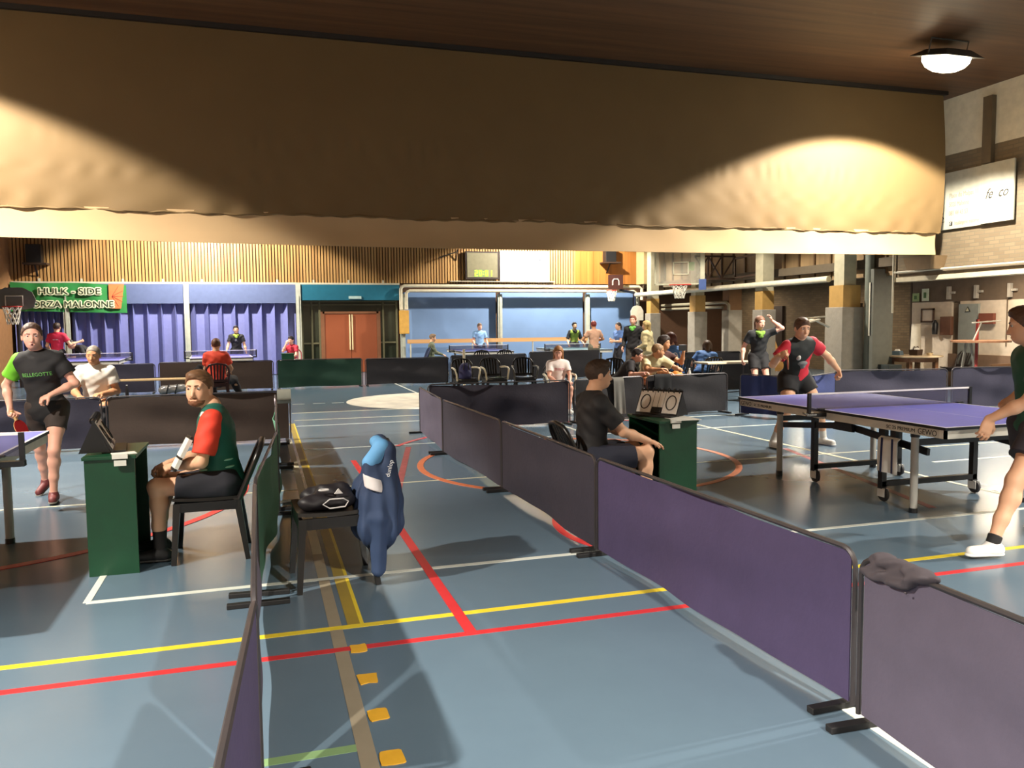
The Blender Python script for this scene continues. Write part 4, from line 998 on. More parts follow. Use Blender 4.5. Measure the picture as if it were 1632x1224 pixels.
def person(label, loc, rz, p, group=None):
    """p: pose and dress. Local frame: faces +y, person's right hand on +x, heights in metres for 1.75 m stature, then scaled."""
    g = p.get; S = g('s', 1.0); vox = g('vox', .0085)/S; fat = g('fat', 1.0); near = vox < .007
    pel = A(g('pel', (0, 0, .95)), float); ch = A(g('ch', (0, .01, 1.42)), float)
    up = nrm(ch-pel); hy, sy = g('hipyaw', 0), g('shyaw', 0)
    hx = rotz(hy) @ A([1, 0, 0]); sx_ = rotz(sy) @ roty(g('shroll', 0)) @ A([1, 0, 0])
    sx_ = nrm(sx_-up*(sx_@up)*.7); fwd = nrm(np.cross(up, sx_)); hf = nrm(np.cross(up, hx))
    if g('sit'): hf = nrm(A([hf[0], hf[1], 0]))
    sw = g('sw', .168)
    sR = ch+sx_*sw+up*-.025+A(g('sRo', (0, 0, 0))); sL = ch-sx_*sw+up*-.025+A(g('sLo', (0, 0, 0)))
    hR = pel+hx*.092-up*.02; hL = pel-hx*.092-up*.02
    eR, wR = ik(sR, g('wR', (.24, .08, .88)), .295, .255, g('eRh', (.3, -1, -.3)))
    eL, wL = ik(sL, g('wL', (-.24, .08, .88)), .295, .255, g('eLh', (-.3, -1, -.3)))
    kR, aR = ik(hR, g('aR', (.11, 0, .09)), .435, .43, g('kRh', (.1, 1, .1)))
    kL, aL = ik(hL, g('aL', (-.11, 0, .09)), .435, .43, g('kLh', (-.1, 1, .1)))
    neck = ch+up*.045+A(g('no', (0, .0, 0)))
    HR = rotz(g('hyaw', 0)) @ roty(g('hroll', 0)) @ rotx(-g('hpitch', 0))    # columns: right, forward, up of the head
    hc = neck + A(g('hd', (0, .035, .155)))
    H3 = HR.T
    HS = g('hs2', 1.09); hp = lambda x, y, z: hc + HR @ A([x, y, z])*HS
    ch_ = lambda a, b_, ra, rb, k=.03: ('c', A(a, float), A(b_, float), ra*HS, rb*HS, k, (0,0,1), 1, ())
    B = []
    c = lambda a, b_, ra, rb, k=.03, fa=(0,0,1), fl=1, *pl: ('c', A(a, float), A(b_, float), ra*fat if k > .02 else ra, rb*fat if k > .02 else rb, k, fa, fl, pl)
    waist = pel+(ch-pel)*.38; rib = pel+(ch-pel)*.74
    T = [c(pel-hx*.05-up*.03, pel+hx*.05-up*.03, .118, .118, .06, hf, .86), c(pel, waist, .128, .118, .06, fwd, .78), c(waist, rib, .118, .138, .06, fwd, .74),
         c(rib-sx_*.04, rib+sx_*.04, .112, .112, .06, fwd, .8), c(ch-sx_*.11-up*.045, ch+sx_*.11-up*.045, .062, .062, .06)]
    if g('bust'): T += [c(rib+sx_*.06+fwd*.06-up*.02, rib-sx_*.06+fwd*.06-up*.02, .062, .062, .05)]
    Tneck = [c(ch, neck+up*.02, .062, .056, .04), c(neck, hc-HR@A([0, .02, .03]), .054, .052, .035)]
    B += T + Tneck
    def arm(s, e, w_): 
        return [c(s, s+(e-s)*.5, .053, .047, .04), c(s+(e-s)*.5, e, .047, .038, .03), c(e, e+(w_-e)*.35, .039, .041, .025), c(e+(w_-e)*.35, w_, .041, .026, .025)]
    B += arm(sR, eR, wR) + arm(sL, eL, wL)
    def leg(h, k_, a):
        bk = nrm(np.cross(nrm(a-k_), nrm(np.cross(k_-h, a-k_)+A([1e-4, 0, 0]))))
        calf = k_+(a-k_)*.28 
        d = nrm(a-k_); back = nrm((k_-h)-d*((k_-h)@d)) if np.linalg.norm(np.cross(k_-h, a-k_)) > .01 else -hf
        if back@(h-k_) < 0: back = back
        calf = calf + nrm((h-k_)-d*((h-k_)@d)+1e-6)*.012 if np.linalg.norm(np.cross(k_-h, a-k_)) > .01 else calf-hf*.012
        return [c(h, h+(k_-h)*.5, .090, .073, .05), c(h+(k_-h)*.5, k_, .073, .054, .04), c(k_, calf, .053, .056, .03), c(calf, k_+(a-k_)*.62, .056, .042, .03), c(k_+(a-k_)*.62, a, .042, .034, .03)]
    B += leg(hR, kR, aR) + leg(hL, kL, aL)
    # feet (bare shape inside the shoe)
    fdR = rotz(g('fR', -8)) @ A([0, 1, 0]); fdL = rotz(g('fL', 8)) @ A([0, 1, 0])
    fpR, fpL = g('fpR', 0), g('fpL', 0)
    def foot_pts(a, fd, fp):
        d = nrm(fd*math.cos(math.radians(fp))+A([0, 0, -1])*math.sin(math.radians(fp))); u = nrm(A([0, 0, 1])*math.cos(math.radians(fp))+fd*math.sin(math.radians(fp)))
        heel = a-d*.035-u*.045; return heel, heel+d*.19, u, d
    for a, fd, fp in ((aR, fdR, fpR), (aL, fdL, fpL)):
        he, to, u, d = foot_pts(a, fd, fp); B += [c(a, he+d*.03, .033, .032, .02), c(he, to, .032, .026, .02, u, .8)]
    # hands
    def hand(w_, e, key, sgn):
        fdir = nrm(A(g('hdir'+key), float)) if g('hdir'+key) is not None else nrm(w_-e)
        pn = A(g('palm'+key, (-sgn*1.0, 0, 0)), float); pn = nrm(pn-fdir*(pn@fdir)); th = nrm(np.cross(pn, fdir))*(1 if sgn > 0 else -1)
        if g('flip'+key): th = -th
        cl = g('curl'+key, 25); hs = g('hs', 1.0)
        O = [c(w_, w_+fdir*.045*hs, .026, .036, .02, pn, .5), c(w_+fdir*.035*hs+th*.014, w_+fdir*.08*hs+th*.016, .024, .022, .015, pn, .55), c(w_+fdir*.035*hs-th*.014, w_+fdir*.075*hs-th*.02, .023, .020, .015, pn, .55)]
        fr = .0092 if near else .0105
        for i, (o_, L_) in enumerate(((.030, .074), (.010, .083), (-.010, .077), (-.029, .060))):
            q = w_+fdir*(.084-.004*abs(i-1))*hs+th*o_; dd = fdir+th*(.10-.065*i)*(1 if cl < 50 else .2); dd = nrm(dd)
            a_ = 0
            for j, fr_ in enumerate((.42, .32, .26)):
                a_ += cl*(.8 if j == 0 else 1.1)*(1+.08*i)
                dj = nrm(dd*math.cos(math.radians(a_))+pn*math.sin(math.radians(a_)))
                q2 = q+dj*L_*fr_*hs; O.append(c(q, q2, fr*(1-.06*j), fr*(1-.06*(j+1)), .006)); q = q2
        tb = w_+fdir*.022*hs+th*.026; td = nrm(fdir*.75+th*.75+pn*(.15+cl/90)); t2 = tb+td*.042*hs; td2 = nrm(fdir*.9+th*.25+pn*(.25+cl/60)); 
        O += [c(tb, t2, .0145, .012, .012), c(t2, t2+td2*.034*hs, .012, .0095, .006)]
        return O, w_+fdir*.085+pn*.028, fdir, th, pn
    OR_, gR, fdRr, thR, pnR = hand(wR, eR, 'R', 1); OL_, gL, fdLl, thL, pnL = hand(wL, eL, 'L', -1)
    B += OR_ + OL_
    # head
    e = lambda cc, r_, k=.02, *a_: ('e', A(cc, float), H3, tuple(v*HS for v in r_), k) + tuple(a_)
    B += [e(hp(0, -.012, .028), (.074, .094, .086), .03), e(hp(0, .015, -.03), (.060, .072, .078), .03), e(hp(0, .042, -.072), (.036, .040, .032), .03),
          e(hp(.032, .045, -.03), (.026, .030, .034), .02), e(hp(-.032, .045, -.03), (.026, .030, .034), .02),
          ch_(hp(0, .078, .012), hp(0, .098, -.030), .009, .0125, .012), ch_(hp(-.010, .088, -.033), hp(.010, .088, -.033), .008, .008, .008),
          ch_(hp(-.042, .067, .030), hp(.042, .067, .030), .011, .011, .016)]
    for sg in (-1, 1):
        B += [e(hp(sg*.076, -.008, -.008), (.009, .020, .032), .010)]
        if near: B += [e(hp(sg*.031, .083, .012), (.016, .012, .011), .008, '-')]
    B += [ch_(hp(-.017, .083, -.062), hp(.017, .083, -.062), .007, .007, .01)]
    V, Fq = surf(B, vox)
    sk = SKIN[g('skin', 'fair')]
    root = mesh_np('person', V*S, Fq, sk); root.location = loc; root.rotation_euler = (0, 0, math.radians(rz))
    tag(root, label, 'person', group)
    def part(name, prims, m, cuts=(), noise=0., v_=None, ns=30.):
        V, Fq = surf(prims, (v_ or vox), cuts, noise, ns)
        if len(V) == 0: return None
        return mesh_np(name, V*S, Fq, m, root)
    def ball(name, m, ctr, r_, par=None):
        b = MB(); n, k_ = 10, 8; ctr = A(ctr)*S; r_ = r_*S
        b.lathe([(r_*math.sin(PI*i/k_)+1e-4, -r_*math.cos(PI*i/k_)) for i in range(k_+1)], n, ctr); return b.build(name, m, par or root, smooth=True)
    # hair
    hm = g('hair'); hl = g('hairlen', 'short')
    if hm and hl != 'bald':
        fr_z = g('hairz', .078); plane = (hp(0, .082, fr_z), HR @ nrm(A([0, .80, -.60]))); low = (hp(0, 0, -.050 if hl != 'buzz' else -.035), HR @ A([0, .45, -1.0]))
        th_ = {'buzz': .004, 'short': .008, 'tied': .009, 'long': .016, 'bushy': .026}[hl]
        pr = [('e', hp(0, -.014, .030), H3, tuple(v*HS for v in (.0745+th_, .096+th_, .087+th_)), .02, '+', (plane, low))]
        if hl in ('short', 'bushy'): pr += [('e', hp(.010, .030, .092), H3, (.055, .058, .026+th_), .02)]
        if hl == 'tied': pr += [c(hp(0, -.10, .04), hp(0, -.13, -.02), .026, .024, .02), c(hp(0, -.13, -.02), hp(0, -.115, -.17), .024, .012, .02)]
        if hl == 'long': pr += [c(hp(sg*.072, -.03, .02), hp(sg*.078, -.02, -.14), .026, .024, .03) for sg in (-1, 1)] + [c(hp(0, -.075, .02), hp(0, -.08, -.17), .06, .055, .03)]
        if hl == 'bushy': pr += [c(hp(sg*.07, -.04, .0), hp(sg*.06, -.05, -.08), .04, .035, .03) for sg in (-1, 1)]
        part('hair', pr, mat('hair %s' % (hm,), hm, .6, var=.15, scale=30), noise=.0015, ns=120)
    if g('beard'): part('beard', [e(hp(0, .050, -.074), (.042, .044, .034), .02), c(hp(-.02, .087, -.049), hp(.02, .087, -.049), .0055, .0055, .01)] + [c(hp(sg*.062, .0, -.035), hp(sg*.036, .05, -.078), .012, .016, .02) for sg in (-1, 1)], mat('beard %s' % (g('beard'),), g('beard'), .7, var=.15, scale=40), noise=.001, ns=150)
    if near or g('face'):
        for sg in (-1, 1):
            ey = ball('eye', M_eye, hp(sg*.031, .0700, .011), .0115); ball('iris', M_iris, hp(sg*.031+g('gaze', 0), .0768, .011), .0070, ey)
            bw = mat('eyebrow %s' % (hm or (70, 50, 36),), tuple(int(v*.75) for v in (hm or (70, 50, 36))), .7)
            part('eyebrow', [c(hp(sg*.014, .085, .0295), hp(sg*.046, .073, .0335), .0045, .003, .01)], bw, v_=.0028)
        part('mouth', [c(hp(-.019, .082, -.061), hp(.019, .082, -.061), .0065, .0065, .01)] if not g('open') else [e(hp(0, .084, -.062), (.014, .010, .010), .01)], M_lip if not g('open') else mat('open mouth', (92, 40, 38), .6), v_=.0028)
    # shirt
    if g('shirt'):
        ease = g('ease', .012); sl = g('sleeve', .62); sm = mat(*g('shirt')) if isinstance(g('shirt'), tuple) else g('shirt')
        infl = lambda L_, d_: [(q[0], q[1], q[2], q[3]+d_, q[4]+d_) + tuple(q[5:]) for q in L_]
        Tp = infl(T, ease) + [c(ch+sx_*.06, sR-up*.008-sx_*.01, .060, .054+ease, .05), c(ch-sx_*.06, sL-up*.008+sx_*.01, .060, .054+ease, .05), c(ch-up*.02, neck-up*.012, .07, .058+ease*.3, .05)]
        hem = pel-up*g('hem', .06)
        if g('sit'): Tp += [c(pel+up*.02, pel-up*.02, .14, .15, .05, hf, .9)]
        def slv(s, e_, full=None):
            d = nrm(e_-s); L_ = np.linalg.norm(e_-s)
            if sl <= 1: pt = s+(e_-s)*sl; return [('c', s, s+(e_-s)*(sl+.15), (.056+ease*.8)*fat, (.053+ease*1.1)*fat, .03, (0,0,1), 1, ((pt, d),))]
        def longs(s, e_, w_): d = nrm(w_-e_); return [c(s, e_, .062+ease*.5, .05+ease*.4, .03)] + [('c', e_, w_, .05+ease*.4, .036+ease*.3, .03, (0,0,1), 1, ((w_-d*.01, d),))]
        SR = slv(sR, eR) if sl <= 1 else longs(sR, eR, wR); SL = slv(sL, eL) if sl <= 1 else longs(sL, eL, wL)
        cuts = [(hem, -up)]
        tsd = g('scut'); ns_ = g('ns', 26.)
        wr_ = g('wrinkle', .0035)
        if g('sleevem') or g('sleevemR') or g('sleevemL'):
            shirt = part('shirt', Tp + ([] if (g('sleevem') or g('sleevemR')) else SR) + ([] if (g('sleevem') or g('sleevemL')) else SL), sm, cuts, wr_, ns=ns_)
            for S_, kk in ((SR, 'R'), (SL, 'L')):
                mm = g('sleevem') or g('sleevem'+kk)
                if mm: 
                    S2 = [(q[0], q[1], q[2], q[3]+.003, q[4]+.003)+tuple(q[5:]) for q in S_]
                    part('sleeve', S2, mat(*mm), (), wr_, ns=ns_)
        else: shirt = part('shirt', Tp+SR+SL, sm, cuts, wr_, ns=ns_)
        if g('glasses'):
            for sg in (-1, 1): MB().tube([tuple(hp(sg*.031+.020*math.cos(a), .094, .010+.016*math.sin(a))*S) for a in [2*PI*k/12 for k in range(12)]], .0025*S, 5, closed=True).tube([tuple(hp(sg*.051, .093, .012)*S), tuple(hp(sg*.080, .0, .012)*S)], .002*S, 4).build('glasses', M_blk, root)
        if g('collar'):
            pts = [neck-up*.006 + (sx_*math.cos(a)+fwd*math.sin(a)*.9)*.062 - up*.012*math.sin(a) for a in [2*PI*k/20 for k in range(20)]]
            MB().tube([tuple(q*S) for q in pts], .012*S, 8, closed=True).build('collar', mat(*g('collar')), root, smooth=True)
        if g('print'):
            txt, size, fit, pm, zc = g('print')
            me = text_mesh(txt, size, .0, 'CENTER'); xs = [v.co.x for v in me.vertices]; k_ = fit/(max(xs)-min(xs)) if fit else 1
            bm = bmesh.new(); bm.from_mesh(me); bmesh.ops.subdivide_edges(bm, edges=bm.edges, cuts=1); 
            bv = BVHTree.FromPolygons([v.co.copy() for v in shirt.data.vertices], [tuple(q.vertices) for q in shirt.data.polygons])
            side = -1 if g('printback') else 1
            for v in bm.verts:
                o_ = (ch-up*zc)+sx_*(-v.co.x*k_*side*-1 if side < 0 else -v.co.x*k_)+up*v.co.y
                o_ = A(o_)*S; h_ = bv.ray_cast(Vector(o_+fwd*side*.4*S), Vector(-fwd*side))
                if h_[0] is not None: v.co = h_[0]+Vector(fwd*side)*.003
                else: v.co = Vector(o_+fwd*side*.13)
            bm.to_mesh(me); bm.free(); me.materials.append(mat(*pm)); o = bpy.data.objects.new('shirt_print', me); C.objects.link(o); o.parent = root
    if g('scarf'):
        cc_ = neck-up*.03+fwd*.02
        part('scarf', [c(cc_+(sx_*math.cos(a)+fwd*math.sin(a))*.075, cc_+(sx_*math.cos(a+.7)+fwd*math.sin(a+.7))*.075, .032, .032, .03) for a in [k*.7 for k in range(9)]] + [c(cc_+fwd*.09+sx_*s_*.04, cc_+fwd*.10-up*.06-sx_*s_*.015, .032, .03, .03) for s_ in (-1, 1)], mat(*g('scarf')), (), .004, ns=50)
    # shorts / trousers
    if g('shorts'):
        fr_ = g('shortlen', .62); m_ = mat(*g('shorts')); e2 = g('sease', .018)
        def lg(h, k_):
            pt = h+(k_-h)*fr_; d = nrm(k_-h); return [('c', h, h+(k_-h)*(fr_+.1), (.097+e2)*fat, (.080+e2*1.3)*fat, .04, (0,0,1), 1, ((pt, d),))]
        pr = [(q[0], q[1], q[2], q[3]+.012, q[4]+.012)+tuple(q[5:]) for q in T[:2]] + lg(hR, kR) + lg(hL, kL)
        if g('sit'): pr += [c(pel-A([0, .03, .05]), pel+A([0, .1, -.05]), .12, .10, .05, (0,0,1), .8)]
        part('shorts', pr, m_, [(pel+up*.10, up)], .003, ns=24.)
    if g('trousers'):
        m_ = mat(*g('trousers')); 
        def lt(h, k_, a): d = nrm(a-k_); return [c(h, k_, .102, .078, .04), ('c', k_, k_+(a-k_)*.4, .078, .074, .03, (0,0,1), 1, ()), ('c', k_+(a-k_)*.3, a, .072, .056, .03, (0,0,1), 1, ((a+d*.01, d),))]
        part('trousers', [(q[0], q[1], q[2], q[3]+.010, q[4]+.010)+tuple(q[5:]) for q in T[:2]] + lt(hR, kR, aR) + lt(hL, kL, aL), m_, [(pel+up*.10, up)], .004, ns=22.)
    # shoes, socks
    sh = g('shoe', ('white trainers', (222, 220, 214), .5)); sk_ = g('sock')
    if g('feet', True):
        for a, k_, fd, fp in ((aR, kR, fdR, fpR), (aL, kL, fdL, fpL)):
            he, to, u, d = foot_pts(a, fd, fp)
            so = he-u*.035
            o = part('shoe', [c(he, he+d*.05+u*.01, .042, .044, .02), c(he+d*.04, to, .042, .035, .02, u, .95), c(a, he+d*.02, .040, .042, .02)], mat(*sh), [(so, -u), (a+u*.012, u)], v_=min(vox, .008))
            if near or g('sole'): 
                q = part('sole', [c(he-u*.028, to-u*.022+d*.005, .043, .038, .01, u, .35)], mat('sole %s' % (g('solec', (230, 228, 222)),), g('solec', (230, 228, 222)), .5), v_=min(vox, .008))
                if q and o: q.parent = o
            if sk_:
                dd = nrm(k_-a); part('sock', [c(a-dd*.02, a+dd*sk_[0], .041, .045 if sk_[0] > .08 else .043, .02)], mat(*sk_[1]), [(a+dd*sk_[0], dd)])
    root['_x'] = 0; del root['_x']
    return dict(root=root, wR=wR*S, wL=wL*S, gR=gR*S, gL=gL*S, fdR=fdRr, thR=thR, pnR=pnR, fdL=fdLl, thL=thL, pnL=pnL, hc=hc*S, HR=HR, eR=eR*S, eL=eL*S, kR=kR*S, kL=kL*S, neck=neck*S, sx=sx_, fwd=fwd, up=up, S=S, hp=lambda x, y, z: hp(x, y, z)*S, part=part, ch=ch*S, pel=pel*S, sR=sR*S, sL=sL*S)

def to_world(pp, v):
    r_ = pp['root']; q = Matrix.Rotation(r_.rotation_euler.z, 3, 'Z') @ Vector(v); return q+r_.location
M_blade = mat('pale wooden racket handle', (200, 160, 108), .5); M_rub = mat('red rubber', (176, 36, 40), .5); M_rubk = mat('black rubber', (28, 28, 30), .5)
def racket(label, pp, key, m, down=False):
    """table tennis racket held in the hand"""
    g_ = pp['g'+key]; th = pp['th'+key]; fd = pp['fd'+key]; pn = pp['pn'+key]
    t = thing('table_tennis_racket', label, 'racket', (0,0,0), 0)
    d = th if not down else nrm(fd+th*.5); n_ = nrm(fd*.6+pn*.4) if not down else pn; n_ = nrm(n_-d*(n_@d)); s_ = np.cross(d, n_)
    R_ = Matrix((tuple(s_), tuple(d), tuple(n_))).transposed().to_4x4()
    W_ = Matrix.Translation(pp['root'].location) @ Matrix.Rotation(pp['root'].rotation_euler.z, 4, 'Z') @ Matrix.Translation(Vector(g_)) @ R_
    t.matrix_world = W_
    MB().box(-.013, .013, -.05, .05, -.011, .011).build('handle', M_blade, t, bevel=.004)
    def disc(z0, z1): 
        return MB().prism([(.075*math.cos(a)*1.0, .125+.079*math.sin(a)) for a in [2*PI*k/28 for k in range(28)]], z0, z1, 'z')
    disc(-.003, .003).build('blade', M_blade, t); disc(.003, .006).build('rubber', m, t); disc(-.006, -.003).build('rubber', M_rubk if m is M_rub else M_rub, t)
    return t
# ================================================================== PEOPLE, near
BLK = ('black sports cloth', (30, 29, 32), .8); NAVY = ('navy shorts cloth', (30, 32, 48), .8)
# girl on the left, hand on hip
pg = person('girl in a black T-shirt with one lime sleeve, standing at the left table', (-1.87, 8.2, 0), 180, dict(
    s=.93, vox=.0058, pel=(.0, .0, .93), ch=(.05, .04, 1.41), shroll=-3, hd=(.02, .05, .15), hyaw=12, hpitch=4, fat=.95, sw=.158, bust=1,
    wR=(.30, .06, .92), eRh=(.6, -.6, -.2), wL=(-.08, .20, 1.05), eLh=(-1, -.3, -.6), palmL=(0, -.3, -1), curlL=45, curlR=60, palmR=(-.8, .5, 0), hdirL=(.8, .3, -.4),
    aR=(.14, -.40, .14), aL=(-.04, .10, .09), fR=-20, fpR=28, hair=(74, 52, 40), hairlen='tied', hairz=.098, skin='pink', open=1,
    shirt=('black girl shirt', (27, 26, 28), .8), sleevemR=('lime green sleeve', (110, 190, 40), .75), hem=.19, ease=.027, print=('BELLEGOTTE', .05, .25, ('lime print', (110, 180, 90), .7), .17),
    shorts=('dark brown shorts', (52, 42, 38), .8), shortlen=.50, sease=.012, shoe=('dark red trainers', (104, 42, 44), .6), solec=(120, 116, 110)))
racket('table tennis racket in the hand of the girl in black and lime', pg, 'R', M_rub, True)
# umpire left, seated, face to camera
pu = person('bearded umpire in a green shirt with red sleeve, seated and looking at the viewer', (-.33, 5.88, 0), 88, dict(
    s=.98, vox=.0052, sit=1, pel=(0, -.06, .51), ch=(.02, -.0, .985), hd=(.0, .085, .135), hyaw=71, hpitch=3, gaze=.001,
    wR=(.09, .32, .64), eRh=(.5, -.4, -1), wL=(-.06, .28, .64), eLh=(-.7, -.5, -1), palmL=(.6, .2, -.6), palmR=(-.3, .3, -.8), hdirR=(-.6, .6, -.2), hdirL=(.6, .6, -.2), curlL=35, curlR=35,
    aR=(.15, .40, .09), aL=(-.13, .36, .09), kRh=(.1, 1, 1), kLh=(-.1, 1, 1), hair=(112, 80, 54), hairlen='short', hairz=.092, beard=(128, 84, 58), skin='fair', face=1,
    shirt=('bottle green sports shirt', (20, 92, 78), .7), sleevem=('bright red orange sleeve', (232, 66, 44), .7), collar=('white collar', (222, 220, 212), .7), sleeve=.82, ease=.022, wrinkle=.004, hem=.10,
    shorts=('black navy shorts', (28, 28, 38), .8), shortlen=.72, sease=.026, shoe=('black trainers', (26, 25, 27), .6), solec=(60, 58, 56), sock=(.20, ('dark socks', (38, 34, 34), .8))))
_f = pu['fwd']; _s = pu['sx']; _u = pu['up']
pu['part']('shoulder_panel', [('c', pu['neck']/pu['S']-_s*.045-_u*.02+_f*.035, pu['sL']/pu['S']+_u*.030+_s*.02+_f*.045, .036, .030, .01, (0,0,1), 1, ())], mat('white shoulder panel', (224, 222, 214), .7))
for k in range(3):
    q = pu['pel']/pu['S']+_u*(.06+.05*k)+_f*.05-_s*.10
    pu['part']('pale_stripe', [('c', q-_f*.09, q+_f*.06+_s*.03, .052, .040, .01, _u, .22, ())], mat('pale mint print', (150, 206, 186), .7))
_k = (pu['kL']*.55+pu['pel']*.45)/pu['S']
pu['part']('wing_mark', [('c', _k+A((-.078, .05, .02)), _k+A((-.092, .05, -.012)), .014, .010, .004, (1,0,0), .5, ()), ('c', _k+A((-.094, .045, -.012)), _k+A((-.088, .01, -.02)), .012, .013, .004, (1,0,0), .5, ())], mat('white wing mark', (232, 232, 232), .7), v_=.004)
# umpire right
pm = person('man in a black T-shirt seated at the right umpire desk, seen from behind his shoulder', (2.60, 6.02, 0), -92, dict(
    s=1.0, vox=.0052, sit=1, hs2=1.02, sw=.16, pel=(0, -.07, .495), ch=(0, -.05, .95), hd=(.0, .05, .15), hyaw=-6, hpitch=3,
    wR=(.14, .37, .61), eRh=(.5, -.4, -1), wL=(-.10, .37, .62), eLh=(-.5, -.5, -1), palmR=(0, -.2, -1), palmL=(0, -.2, -1), curlR=14, curlL=14, hdirR=(-.25, .9, -.3), hdirL=(.2, .9, -.3),
    aR=(.14, .36, .09), aL=(-.13, .30, .09), kRh=(.1, 1, 1), kLh=(-.1, 1, 1), hair=(66, 50, 38), hairlen='short', hairz=.064, skin='fair', face=1,
    shirt=('black tee', (29, 27, 29), .75), sleeve=.74, ease=.022, wrinkle=.006, hem=.14, shorts=NAVY, shortlen=.74, sease=.026, shoe=('black trainers', (26, 25, 27), .6), sock=(.12, ('dark socks', (38, 34, 34), .8))))
# player in black and red
Mpl = bpy.data.materials.new('black shirt with red lower front'); Mpl.use_nodes = True
def _pl():
    nt = Mpl.node_tree; b = nt.nodes['Principled BSDF']; tc = nt.nodes.new('ShaderNodeTexCoord'); sp = nt.nodes.new('ShaderNodeSeparateXYZ')
    nt.links.new(tc.outputs['Object'], sp.inputs[0])
    m1 = nt.nodes.new('ShaderNodeMath'); m1.operation = 'MULTIPLY'; m1.inputs[1].default_value = 1.1; nt.links.new(sp.outputs['X'], m1.inputs[0])
    m2 = nt.nodes.new('ShaderNodeMath'); m2.operation = 'ADD'; nt.links.new(m1.outputs[0], m2.inputs[0]); nt.links.new(sp.outputs['Z'], m2.inputs[1])
    m3 = nt.nodes.new('ShaderNodeMath'); m3.operation = 'LESS_THAN'; m3.inputs[1].default_value = 1.09; nt.links.new(m2.outputs[0], m3.inputs[0])
    m4 = nt.nodes.new('ShaderNodeMath'); m4.operation = 'LESS_THAN'; m4.inputs[1].default_value = .05; nt.links.new(sp.outputs['X'], m4.inputs[0])
    m5 = nt.nodes.new('ShaderNodeMath'); m5.operation = 'MULTIPLY'; nt.links.new(m3.outputs[0], m5.inputs[0]); nt.links.new(m4.outputs[0], m5.inputs[1])
    mx = nt.nodes.new('ShaderNodeMix'); mx.data_type = 'RGBA'; mx.inputs['A'].default_value = lin((30, 34, 34)); mx.inputs['B'].default_value = lin((196, 36, 56))
    nt.links.new(m5.outputs[0], mx.inputs['Factor']); nt.links.new(mx.outputs['Result'], b.inputs['Base Color']); b.inputs['Roughness'].default_value = .75
_pl()
pp_ = person('player in a black shirt with red sleeves and red lower front behind the right table', (6.34, 8.5, 0), 180, dict(
    s=.99, vox=.0062, pel=(.0, -.06, .87), ch=(.08, .13, 1.31), hd=(.02, .07, .135), hyaw=-8, hpitch=14, fat=1.08, shroll=4,
    wR=(.50, .32, 1.17), eRh=(.8, -.4, -1.2), palmR=(-1, 0, -.3), hdirR=(-.4, .7, .3), curlR=75, wL=(-.56, .14, .90), eLh=(-1.2, -.1, .6), palmL=(.6, 0, -.7), curlL=45, hdirL=(-.1, .3, -1),
    aR=(.34, .0, .09), aL=(-.40, .0, .09), hair=(92, 66, 46), hairlen='short', hairz=.064, skin='fair', sleevem=('crimson sleeve', (190, 36, 56), .75), shirt=Mpl, hem=.12, ease=.018,
    shorts=('black shorts', (26, 26, 30), .8), shortlen=.46, sease=.026, shoe=('white trainers', (222, 220, 214), .5), sock=(.12, ('white socks', (218, 214, 206), .8))))
_f = pp_['fwd']; _s = pp_['sx']; _u = pp_['up']; _c = pp_['ch']
pp_['part']('shirt_emblem', [('e', _c+_f*.105+_s*.07-_u*.13, np.eye(3), (.028, .04, .036), .01)], mat('white badge', (206, 204, 200), .7), v_=.006)
pp_['part']('chest_motif', [('e', _c+_f*.105-_u*.22, np.eye(3), (.07, .045, .035), .02), ('e', _c+_f*.105-_u*.26, np.eye(3), (.035, .045, .035), .02)], mat('grey chest print', (120, 124, 126), .7, var=.3, scale=20), v_=.007)
racket('table tennis racket in the fist of the red and black player', pp_, 'R', M_rubk)
# player right edge
pr = person('player in a green shirt and dark shorts leaning to the table at the right edge', (5.09, 4.20, 0), 75, dict(
    s=1.03, vox=.0058, pel=(-.03, .03, .84), ch=(-.02, .06, 1.29), shyaw=-14, hd=(.0, .06, .14), hyaw=-32, hpitch=10,
    wL=(-.06, .38, .86), eLh=(-.7, -.5, -.1), palmL=(.6, .1, -.5), curlL=25, hdirL=(-.1, .35, -1), wR=(.32, -.02, .95), eRh=(.5, -.7, -.5), curlR=60,
    aL=(-.28, .47, .095), aR=(.30, -.36, .095), kLh=(-.1, 1, .3), kRh=(.3, 1, .1), fL=10, fR=-20, hair=(84, 60, 44), hairlen='short', skin='fair', shirt=('forest green shirt', (30, 84, 62), .75), ease=.020, sleeve=.62,
    shorts=('charcoal shorts', (46, 42, 50), .8), shortlen=.62, sease=.028, sock=(.05, ('black short socks', (28, 27, 28), .8)), shoe=('white sports shoes', (232, 230, 226), .5)))

